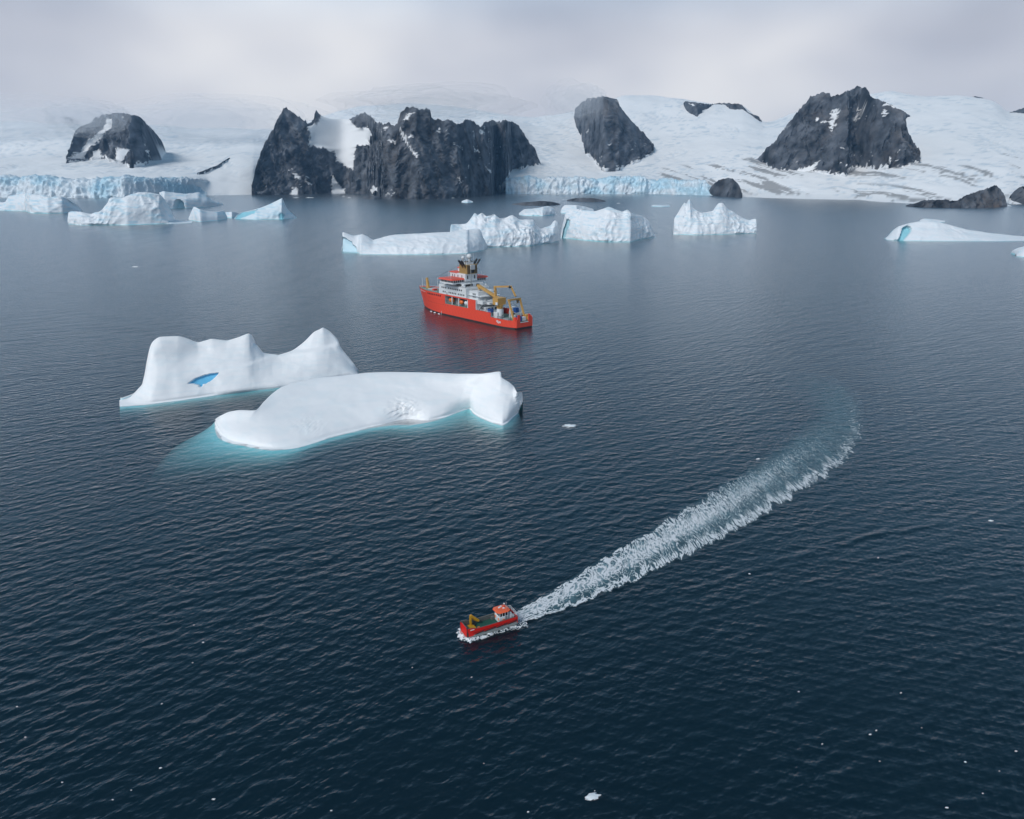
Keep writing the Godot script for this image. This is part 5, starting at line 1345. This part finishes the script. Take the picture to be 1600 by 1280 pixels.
	"small_hump": [[-747, -2045.9, -748.5, 3.7, -2051.3, -1.4, 1.5, 1.2, 1.7], [-739.5, -2039, -743.3, 11.7, -2053, -1.4, 1.5, 1.2, 14], [-715.2, -2016.4, -718.5, 14.4, -2030.4, 0.9, 1.8, 1.2, 14], [-711.4, -2053.4, -714.1, 9.6, -2064.2, 2, 0.2, 1.2, 9.3], [-710.7, -2061, -712.2, 3, -2066.4, 2, 0.2, 1.2, 1.7]],
	"shark_fin": [[-693.9, -1973.7, -697.7, 0.9, -1985.2, -2.4, 5.5, 1.2, 2.2], [-682.6, -1968.8, -688.3, 10.1, -1988.6, -2.4, 5.5, 1.2, 9.3], [-671.4, -1963.9, -680, 14.5, -1993.9, -2.4, 5.5, 1.2, 18], [-639.9, -1950.2, -647.5, 21.4, -1980.2, -2.4, 5.5, 1.2, 18], [-630.7, -1946.2, -637.9, 24, -1976.2, -0.1, 6, 1.2, 18], [-614.6, -1949.9, -621.1, 29.1, -1979.9, 1.3, 5.8, 1.2, 18], [-593.9, -1954.7, -599.3, 38.2, -1984.7, 1.3, 5.8, 1.2, 18], [-579, -1958.1, -583.6, 45.8, -1988.1, 1.3, 5.8, 1.2, 18], [-571.6, -1959.9, -575.9, 49, -1989.9, 2.7, 5.4, 1.2, 18], [-570.7, -1962.3, -574.9, 49.6, -1992.3, 5.6, 2.1, 1.2, 18], [-564.3, -1979.2, -570.6, 24.8, -2009.2, 5.6, 2.1, 1.2, 18], [-557.8, -1996.4, -563.1, 13.3, -2019.8, 5.6, 2.1, 1.2, 12.4], [-550.2, -2016.4, -553.3, 1, -2027.9, 5.6, 2.1, 1.2, 2.2]],
	"far_flat": [[-1937.4, -3720.6, -1942.3, 6.9, -3732.1, -1.8, 2.4, 1.3, 2.4], [-1918.4, -3706.7, -1931.1, 16.9, -3736.7, -1.8, 2.4, 1.3, 20], [-1871.3, -3672.5, -1884.1, 14.9, -3702.5, 2.3, 2, 1.3, 20], [-1874.6, -3756.7, -1882.3, 17.3, -3777.8, 3, -0.1, 1.3, 11.5], [-1875.1, -3770, -1879.9, 5.5, -3781.5, 3, -0.1, 1.3, 2.4]],
	"long_low": [[-248.9, -1141.3, -252.7, 0.3, -1158.9, -1.9, 3.5, 1.3, 3.6], [-247.9, -1140.7, -250, 25.3, -1158.4, -1.9, 3.5, 1.3, 3.6], [-244.7, -1139, -246.9, 25.8, -1157.5, -1.9, 3.5, 1.3, 4.4], [-229, -1130.5, -234.9, 20.9, -1166.6, -1.9, 3.5, 1.3, 20.8], [-222.8, -1127.1, -229.8, 21.5, -1170.3, -3.5, 1.9, 1.3, 27.4], [-214.8, -1104.3, -222.1, 23.5, -1150.3, -3.6, 1.8, 1.3, 30], [-211.1, -1103.9, -218.3, 24.1, -1149.9, -0.4, 4, 1.3, 30], [-203.8, -1103.2, -210.9, 20.4, -1149.2, -0.4, 4, 1.3, 30], [-196.4, -1102.5, -203.5, 15.9, -1148.5, -0.4, 4, 1.3, 30], [-180.8, -1101.1, -187.1, 20.6, -1147.1, -0.4, 4, 1.3, 30], [-167, -1099.8, -172.7, 23.5, -1145.8, -0.1, 4, 1.3, 30], [-144.5, -1099.8, -149.3, 24.8, -1145.8, -0, 4, 1.3, 30], [-124.6, -1099.8, -128.8, 25.7, -1145.8, -0, 4, 1.3, 30], [-111, -1099.8, -114.8, 26.4, -1145.8, 1, 3.9, 1.3, 30], [-86.5, -1109.5, -89.4, 26.9, -1155.5, 1.5, 3.7, 1.3, 30], [-65.1, -1117.9, -67.2, 29.3, -1163.9, 2.2, 3.3, 1.3, 30], [-61, -1126.1, -62.9, 29.4, -1172.1, 3.6, 1.8, 1.3, 30], [-49, -1149.9, -49.9, 29.8, -1180.1, 3.6, 1.8, 1.3, 15.4], [-45.5, -1156.8, -46.2, 25.4, -1182.4, 3.6, 1.8, 1.3, 11], [-42.9, -1162.1, -43.5, 16.8, -1184.2, 3.6, 1.8, 1.3, 7.7], [-41.1, -1165.7, -41.6, 13.2, -1185.3, 4, 0.6, 1.3, 5.5], [-37.4, -1201.5, -37.9, 1.3, -1219.2, 4, 0.4, 1.3, 3.6]],
	"castle": [[-99.2, -1212.2, -100.3, 18, -1230.6, -0.3, 3, 1.5, 3.6], [-96.2, -1211.9, -97.2, 21.9, -1231.2, -0.3, 3, 1.5, 4.3], [-94.2, -1211.8, -95.2, 32.4, -1234.2, -0.3, 3, 1.5, 7.2], [-81.3, -1210.6, -83.5, 31.2, -1254, -0.3, 3, 1.5, 25.9], [-70.3, -1209.7, -72.5, 32.5, -1257.7, -0.3, 3, 1.5, 30], [-63.4, -1209.1, -65.2, 40.9, -1257.1, -0.3, 3, 1.5, 30], [-57.4, -1208.6, -58.9, 48.4, -1256.6, -0.3, 3, 1.5, 30], [-52.4, -1208.1, -53.9, 45.4, -1256.1, -0.3, 3, 1.5, 30], [-46.5, -1207.6, -47.7, 48.4, -1255.6, -0.3, 3, 1.5, 30], [-39.5, -1207, -40.6, 43, -1255, -0.3, 3, 1.5, 30], [-37.5, -1206.8, -38.6, 43.3, -1254.8, 0.8, 2.9, 1.5, 30], [-32.7, -1208.8, -33.6, 43.9, -1256.8, 1.1, 2.8, 1.5, 30], [-26.8, -1211.2, -27.5, 46.3, -1259.2, 1.1, 2.8, 1.5, 30], [-18.9, -1214.4, -19.4, 39.6, -1262.4, 1.1, 2.8, 1.5, 30], [-10, -1218.1, -10.3, 40.4, -1266.1, 1.1, 2.8, 1.5, 30], [1, -1222.5, 1, 44.7, -1270.5, 1.1, 2.8, 1.5, 30], [12, -1227, 12.4, 37.9, -1275, 1.1, 2.8, 1.5, 30], [22.2, -1231.2, 22.8, 37.7, -1279.2, 1.1, 2.8, 1.5, 30], [29.3, -1234.1, 30.1, 37.2, -1282.1, 2, 2.3, 1.5, 30], [33.5, -1241, 34.5, 36.6, -1289, 2.6, 1.6, 1.5, 30], [38.8, -1249.8, 40, 27.4, -1297.8, 2.6, 1.6, 1.5, 30], [46.5, -1262.4, 47.9, 20.9, -1310.4, 2.6, 1.6, 1.5, 30], [54.2, -1275.1, 55.9, 22.7, -1323.1, 2.6, 1.6, 1.5, 30], [63.3, -1290.1, 64.7, 25, -1327, 2.6, 1.6, 1.5, 20.1], [67.9, -1297.7, 68.9, 30.7, -1328.1, 2.6, 1.6, 1.5, 14.4], [71.4, -1303.4, 72.2, 33.3, -1329.1, 2.6, 1.6, 1.5, 10.1], [76, -1311.1, 76.6, 30.6, -1330.4, 2.6, 1.6, 1.5, 4.3], [78.4, -1315, 79.2, 16.7, -1333.5, 2.6, 1.6, 1.5, 3.6], [79.6, -1317, 80.6, 3.8, -1335.4, 2.6, 1.6, 1.5, 3.6]],
	"low_behind": [[19.3, -2172.9, 19.5, 3.5, -2188.3, -2.9, 0.9, 1.4, 3.6], [32.7, -2128.9, 33.3, 14.6, -2168.9, -2.9, 0.9, 1.4, 30], [34.4, -2123.5, 34.9, 15, -2163.5, -1.3, 2.7, 1.4, 30], [61.6, -2114.4, 62.6, 17, -2154.4, -1, 2.8, 1.4, 30], [78.5, -2108.7, 79.7, 20.6, -2148.7, -1, 2.8, 1.4, 30], [81.9, -2107.6, 83.1, 21.4, -2147.6, 2.4, 1.8, 1.4, 30], [94.8, -2130, 96.2, 23.1, -2170, 2.6, 1.5, 1.4, 30], [111.8, -2159.5, 113, 17.2, -2187.9, 2.6, 1.5, 1.4, 17.5], [119.5, -2172.9, 120.3, 3.5, -2188.3, 2.6, 1.5, 1.4, 3.6]],
	"cathedral": [[86.6, -1397.3, 87.6, 4.3, -1414.9, -5.1, 3.2, 1.5, 4.1], [90.8, -1390.6, 91.6, 25.8, -1411.7, -5.1, 3.2, 1.5, 7.7], [95.9, -1382.4, 97, 43.5, -1412.5, -5.1, 3.2, 1.5, 17.2], [112.8, -1355.2, 115.4, 47.8, -1401.2, -5.1, 3.2, 1.5, 34], [120.6, -1342.7, 123.3, 47.5, -1388.7, -4.9, 3.5, 1.5, 34], [126.5, -1336, 129.5, 47.1, -1382, -4.5, 4, 1.5, 34], [140.2, -1320.6, 143.5, 46.7, -1366.6, -4.5, 4, 1.5, 34], [149.8, -1309.8, 153.2, 50.4, -1355.8, -4.5, 4, 1.5, 34], [154.5, -1304.5, 158, 52.3, -1350.5, -2.6, 5.4, 1.5, 34], [160.9, -1304.5, 164.5, 54.3, -1350.5, -0, 6, 1.5, 34], [176.9, -1304.5, 181, 48.5, -1350.5, -0, 6, 1.5, 34], [183.3, -1304.5, 187.7, 46.4, -1350.5, -0, 6, 1.5, 34], [190.8, -1304.5, 195.2, 49, -1350.5, -0, 6, 1.5, 34], [197.2, -1304.5, 201.9, 45.3, -1350.5, 4.5, 4, 1.5, 34], [204.9, -1320.2, 209.9, 41.4, -1366.2, 5.4, 2.6, 1.5, 34], [227.4, -1366.1, 233.1, 36.3, -1412.1, 5.4, 2.6, 1.5, 34], [229.1, -1369.5, 234.8, 35.2, -1415.5, 5, 3.3, 1.5, 34], [241, -1386.9, 245.3, 27.5, -1420.6, 5, 3.4, 1.5, 21.1], [248.6, -1398, 252.1, 15, -1422.7, 5, 3.4, 1.5, 11.5], [253.2, -1404.8, 256.4, 3.6, -1424, 5, 3.4, 1.5, 5.7], [257.8, -1411.6, 261, 0.3, -1429.2, 5, 3.4, 1.5, 4.1]],
	"behind_cathedral": [[138.9, -2260.5, 139.5, 4.8, -2272, -1.3, 1.5, 1.3, 2.9], [142.3, -2257.5, 143, 13.6, -2273.2, -1.3, 1.5, 1.3, 7.7], [151, -2249.9, 152.5, 21.3, -2279.9, -1.3, 1.5, 1.3, 24], [179.9, -2224.7, 181.7, 22.3, -2254.7, -1, 1.7, 1.3, 24], [183.9, -2229.7, 185.8, 22.1, -2259.7, 1.6, 1.2, 1.3, 24], [208.3, -2260.5, 210.6, 16.5, -2290.5, 1.6, 1.2, 1.3, 24], [233.4, -2292.2, 234.7, 10.3, -2307.9, 1.6, 1.2, 1.3, 7.7], [237.6, -2297.5, 238.7, 3.1, -2309, 1.6, 1.2, 1.3, 2.9]],
	"twin_spire": [[302.2, -1471.8, 305.3, 4.7, -1488.7, -1.4, 3.8, 1.4, 3.1], [303.3, -1471.4, 305.1, 25.9, -1488.3, -1.4, 3.8, 1.4, 3.1], [307.7, -1469.7, 310.3, 33.8, -1492.8, -1.4, 3.8, 1.4, 8.3], [313.3, -1467.7, 317.4, 42.9, -1500.6, -1.4, 3.8, 1.4, 16.7], [321.1, -1464.8, 326.8, 56, -1508.8, -1.4, 3.8, 1.4, 26], [324.4, -1463.6, 330.3, 53.1, -1507.6, -1.4, 3.8, 1.4, 26], [329.9, -1461.6, 335.3, 62.6, -1505.6, -1.4, 3.8, 1.4, 26], [334.3, -1459.9, 340.7, 49.8, -1503.9, -1.4, 3.8, 1.4, 26], [339.8, -1457.9, 346.8, 42.8, -1501.9, -1.4, 3.8, 1.4, 26], [344.1, -1456.3, 351.4, 40.2, -1500.3, -0.1, 4, 1.4, 26], [349.2, -1457.6, 356.8, 37.5, -1501.6, 1, 3.9, 1.4, 26], [373.4, -1464.2, 381.3, 40.2, -1508.2, 1, 3.9, 1.4, 26], [379.8, -1465.9, 387.2, 48.3, -1509.9, 1, 3.9, 1.4, 26], [386.2, -1467.6, 393.2, 54.7, -1511.6, 1, 3.9, 1.4, 26], [393.9, -1469.7, 401.1, 54.7, -1513.7, 1, 3.9, 1.4, 26], [401.7, -1471.8, 409.6, 46.3, -1515.8, 1.2, 3.8, 1.4, 26], [405.7, -1473.3, 414, 42.1, -1517.3, 1.4, 3.7, 1.4, 26], [413.7, -1476.3, 422.4, 39.6, -1520.3, 1.4, 3.7, 1.4, 26], [423.1, -1479.9, 432.5, 33.5, -1523.9, 1.4, 3.7, 1.4, 26], [435.3, -1484.4, 445.5, 27.2, -1528.4, 1.4, 3.7, 1.4, 26], [448.9, -1489.5, 457.7, 22.5, -1526.4, 1.4, 3.7, 1.4, 20], [463.9, -1495.2, 466.7, 25.1, -1512.1, 1.4, 3.7, 1.4, 3.1], [465.3, -1495.7, 470.2, 3, -1512.6, 1.4, 3.7, 1.4, 3.1]],
	"whaleback": [[646.4, -1356, 653.6, 0.3, -1371.3, -5.8, 1.6, 1.1, 4.8], [648.5, -1348.6, 655.3, 5.8, -1365, -5.8, 1.6, 1.1, 6.3], [650.7, -1340.6, 659, 12, -1361.8, -5.8, 1.6, 1.1, 13.2], [653.7, -1329.8, 664.2, 19.2, -1357.5, -5.3, 2.9, 1.1, 22.6], [656.8, -1329.4, 668.3, 21.9, -1359.9, -0.6, 6, 1.1, 26.3], [672.4, -1327.9, 688.1, 26.2, -1367.9, -0.6, 6, 1.1, 40], [691, -1326.1, 706.7, 29.6, -1366.1, -0.6, 6, 1.1, 40], [718.8, -1323.4, 735.2, 29.2, -1363.4, -0.4, 6, 1.1, 40], [735, -1323.4, 752.5, 24.9, -1363.4, -0, 6, 1.1, 40], [767.4, -1323.4, 787.2, 16.2, -1363.4, -0, 6, 1.1, 40], [799.8, -1323.4, 821.3, 11.4, -1363.4, -0, 6, 1.1, 40], [832.3, -1323.4, 855.3, 7.6, -1363.4, 0.6, 6, 1.1, 40], [868.8, -1329.8, 893.5, 3.8, -1369.8, 0.8, 5.9, 1.1, 40], [927.4, -1336.2, 937.8, 0.4, -1351.6, 0.7, 6, 1.1, 4.8]],
	"edge_lump": [[697.7, -1078, 703.6, 0.8, -1087.6, -2.9, 0.6, 1.3, 3], [698.4, -1074.8, 705.2, 6.5, -1087.6, -2.9, 0.6, 1.3, 7.6], [700.3, -1065.3, 714, 11.5, -1090.3, -2, 2.2, 1.3, 25], [717.1, -1057.5, 730.4, 15.2, -1082.5, -1.3, 2.7, 1.3, 25], [727, -1052.9, 741, 13.1, -1077.9, 0.2, 3, 1.3, 25], [744.2, -1059.1, 759.1, 9.9, -1084.1, 1, 2.8, 1.3, 25], [761.6, -1065.3, 768, 1.2, -1074.9, 1, 2.8, 1.3, 3]],
	"behind_whaleback": [[958.5, -1855.6, 962, 2.5, -1863.3, -1.7, 1, 1.2, 2.4], [964.9, -1844.7, 974.1, 6.8, -1864.7, -1.7, 1, 1.2, 20], [970.5, -1835.3, 979.9, 6.3, -1855.3, -1.7, 1, 1.2, 20], [972.9, -1831.2, 982.3, 6.2, -1851.2, -0, 2, 1.2, 20], [985.3, -1835.1, 995, 5.2, -1855.1, 0.6, 1.9, 1.2, 20], [1012.1, -1843.3, 1015.8, 2.5, -1851, 0.6, 1.9, 1.2, 2.4]],
	"strait_floe": [[477.1, -2714.2, 478.6, 2, -2723.4, -1.6, 1.2, 1.2, 2.4], [482.4, -2707.3, 486, 4.9, -2729, -1.6, 1.2, 1.2, 17.2], [505.4, -2678.1, 509.5, 5.3, -2702.1, 0.1, 2, 1.2, 20], [537.8, -2711.4, 539.8, 5.1, -2723.4, 1.4, 1.4, 1.2, 5.7], [540.5, -2714.2, 542.2, 2, -2723.4, 1.4, 1.4, 1.2, 2.4]],
	"lone_cap": [[-196.4, -3088.1, -196.8, 2.9, -3095.8, -1.6, 1.2, 1.2, 2.4], [-188.3, -3076.9, -189.3, 7.6, -3096.9, -1.6, 1.2, 1.2, 20], [-172.2, -3054.7, -173.1, 11.7, -3074.7, -0, 2, 1.2, 20], [-158.5, -3076.9, -159.5, 6.4, -3096.9, 1.7, 1, 1.2, 20], [-151.7, -3088.1, -152, 2.9, -3095.8, 1.7, 1, 1.2, 2.4]],
}
const BERG_HOLLOWS := {
	"near_rear": [[-166.3, 6.8, -164.1, 8.4, -160, 9.4, -156.8, 9.7, -153.5, 9.6, -154.5, 8.3, -156.3, 7, -158.2, 5.9, -160, 5.6, -160.2, 4.3, -161.9, 5.7, -164, 6.5]],
	"far_left_arch": [[-1092.2, -2.9, -1091.9, 14.2, -1089.3, 25.6, -1081.7, 28.2, -1075.9, 23.2, -1064.5, -4]],
	"whaleback": [[647.7, -3, 659, 3.4, 666.4, 12, 672.7, 19.8, 681.5, 22.1, 686.6, 20.3, 685.1, 14.5, 673.6, 6.7, 664.2, -1]],
	"cathedral": [[89.6, 4.6, 94.5, 21.9, 97.6, 32.1, 102.5, 30.5, 101, 21, 96.3, 8.2, 94.9, 0.9, 88.7, 0.2]],
	"long_low": [[-249.1, -1.8, -255.8, 22.4, -244.4, 19.3, -234.5, 13.8, -225.7, 4.8, -223, -2.3]],
	"shark_fin": [[-577.7, -2.2, -575.5, 9.7, -570.6, 15.3, -567.2, 5.9, -568.2, -2.9], [-692.1, -1.5, -681, 12.3, -652.7, 19, -632.7, 23.2, -639, 14.3, -662.7, 5, -682.7, -1.3]],
}
const ICE_BITS := [[26.5, -331.1, 6.4, 2.3], [14.8, -114.3, 2.9, 0.8], [15.4, -115.7, 0.5, 0.5], [73.4, -130.7, 1.2, 0.8], [75.2, -131.9, 0.9, 0.8], [62.5, -128, 0.7, 0.6], [88.5, -123, 0.9, 0.8], [63.6, -144.3, 0.8, 0.6], [86.1, -143.9, 1, 0.5], [100.3, -126, 1, 0.5], [87.3, -115.1, 0.6, 0.5], [78.9, -111.8, 1.2, 0.6], [-54.8, -113.7, 1.3, 0.6], [2.9, -110.9, 0.8, 0.8], [-75.7, -163, 1.1, 0.5], [-80.9, -170.5, 0.7, 0.5], [-75, -154.8, 0.7, 0.5], [-75.9, -140.2, 0.8, 0.5], [-68, -121.5, 1.2, 0.4], [-71, -115.9, 0.6, 0.4], [-85, -117.9, 0.8, 0.5], [-99.3, -130, 0.8, 0.5], [-106.8, -139.4, 0.9, 0.5], [-73.3, -113.6, 0.7, 0.4], [99.1, -289.5, 1.9, 0.8], [109.4, -206.2, 1.1, 0.6], [68.1, -196.6, 1.4, 0.6], [-23.2, -153.1, 0.6, 0.5], [-9.2, -149.5, 0.8, 0.4], [-5.5, -122.7, 0.4, 0.4], [-461.2, -949.4, 8, 2.2], [-32.6, -111.1, 0.8, 0.7], [71.9, -123.2, 0.6, 0.3], [85, -132.8, 0.5, 0.3], [158.3, -231.8, 1.8, 0.6], [93.8, -120.7, 0.5, 0.3], [-994.7, -3672.5, 28.5, 7.9], [-935.6, -3672.5, 44.2, 7.9], [-821.3, -3872.8, 16.5, 6.6], [-749.7, -3672.5, 15.6, 6.2], [-268.1, -3625.6, 18.2, 6.1], [398.1, -2977.5, 15, 5], [219.3, -3407.7, 14.2, 5.7], [1720, -2745.9, 16.2, 8.1]]
const WAKE_EDGES := [[1.6, -170.6, 0.3, -175.8], [5.8, -172.7, 4.2, -180.4], [13.1, -176.3, 10.9, -187.6], [22.7, -183, 20.1, -198.6], [32.8, -190.4, 30.4, -210.5], [43.7, -198.7, 41.8, -223], [55.6, -208.2, 54.5, -238.3], [68.5, -219.3, 69, -254.6], [81.5, -231.1, 83.4, -270.7], [96.2, -244.7, 99.9, -290.7], [112.2, -260.3, 117.4, -312.9], [132.3, -281.3, 133.9, -337.2], [158.8, -323.7, 137.5, -342.8], [180.8, -386.9, 137.6, -338.2], [179.9, -422.4, 142.9, -355.5], [167.4, -432.1, 144.5, -379.3], [150.1, -429.1, 139.8, -401.7]]
const CLOUDS := [
	[-2258.8, 381.4, -4330, 450.3, 172.6, 160, 0.06, "scrap of cloud on the shoulder of the left peak"],
	[-3271.9, 414.4, -5500, 1430, 333.7, 500, 0.055, "long bank of cloud on the snow at the left edge"],
	[-2079.2, 444.6, -5600, 1456, 320.3, 500, 0.055, "long bank of cloud on the snow between the left peak and the headland"],
	[-402.9, 442.6, -4150, 935.1, 179.8, 300, 0.045, "strip of cloud above the top of the dark headland"],
	[395.6, 521.1, -4950, 429, 231.7, 220, 0.04, "scrap of cloud on the dark rock tower"],
]
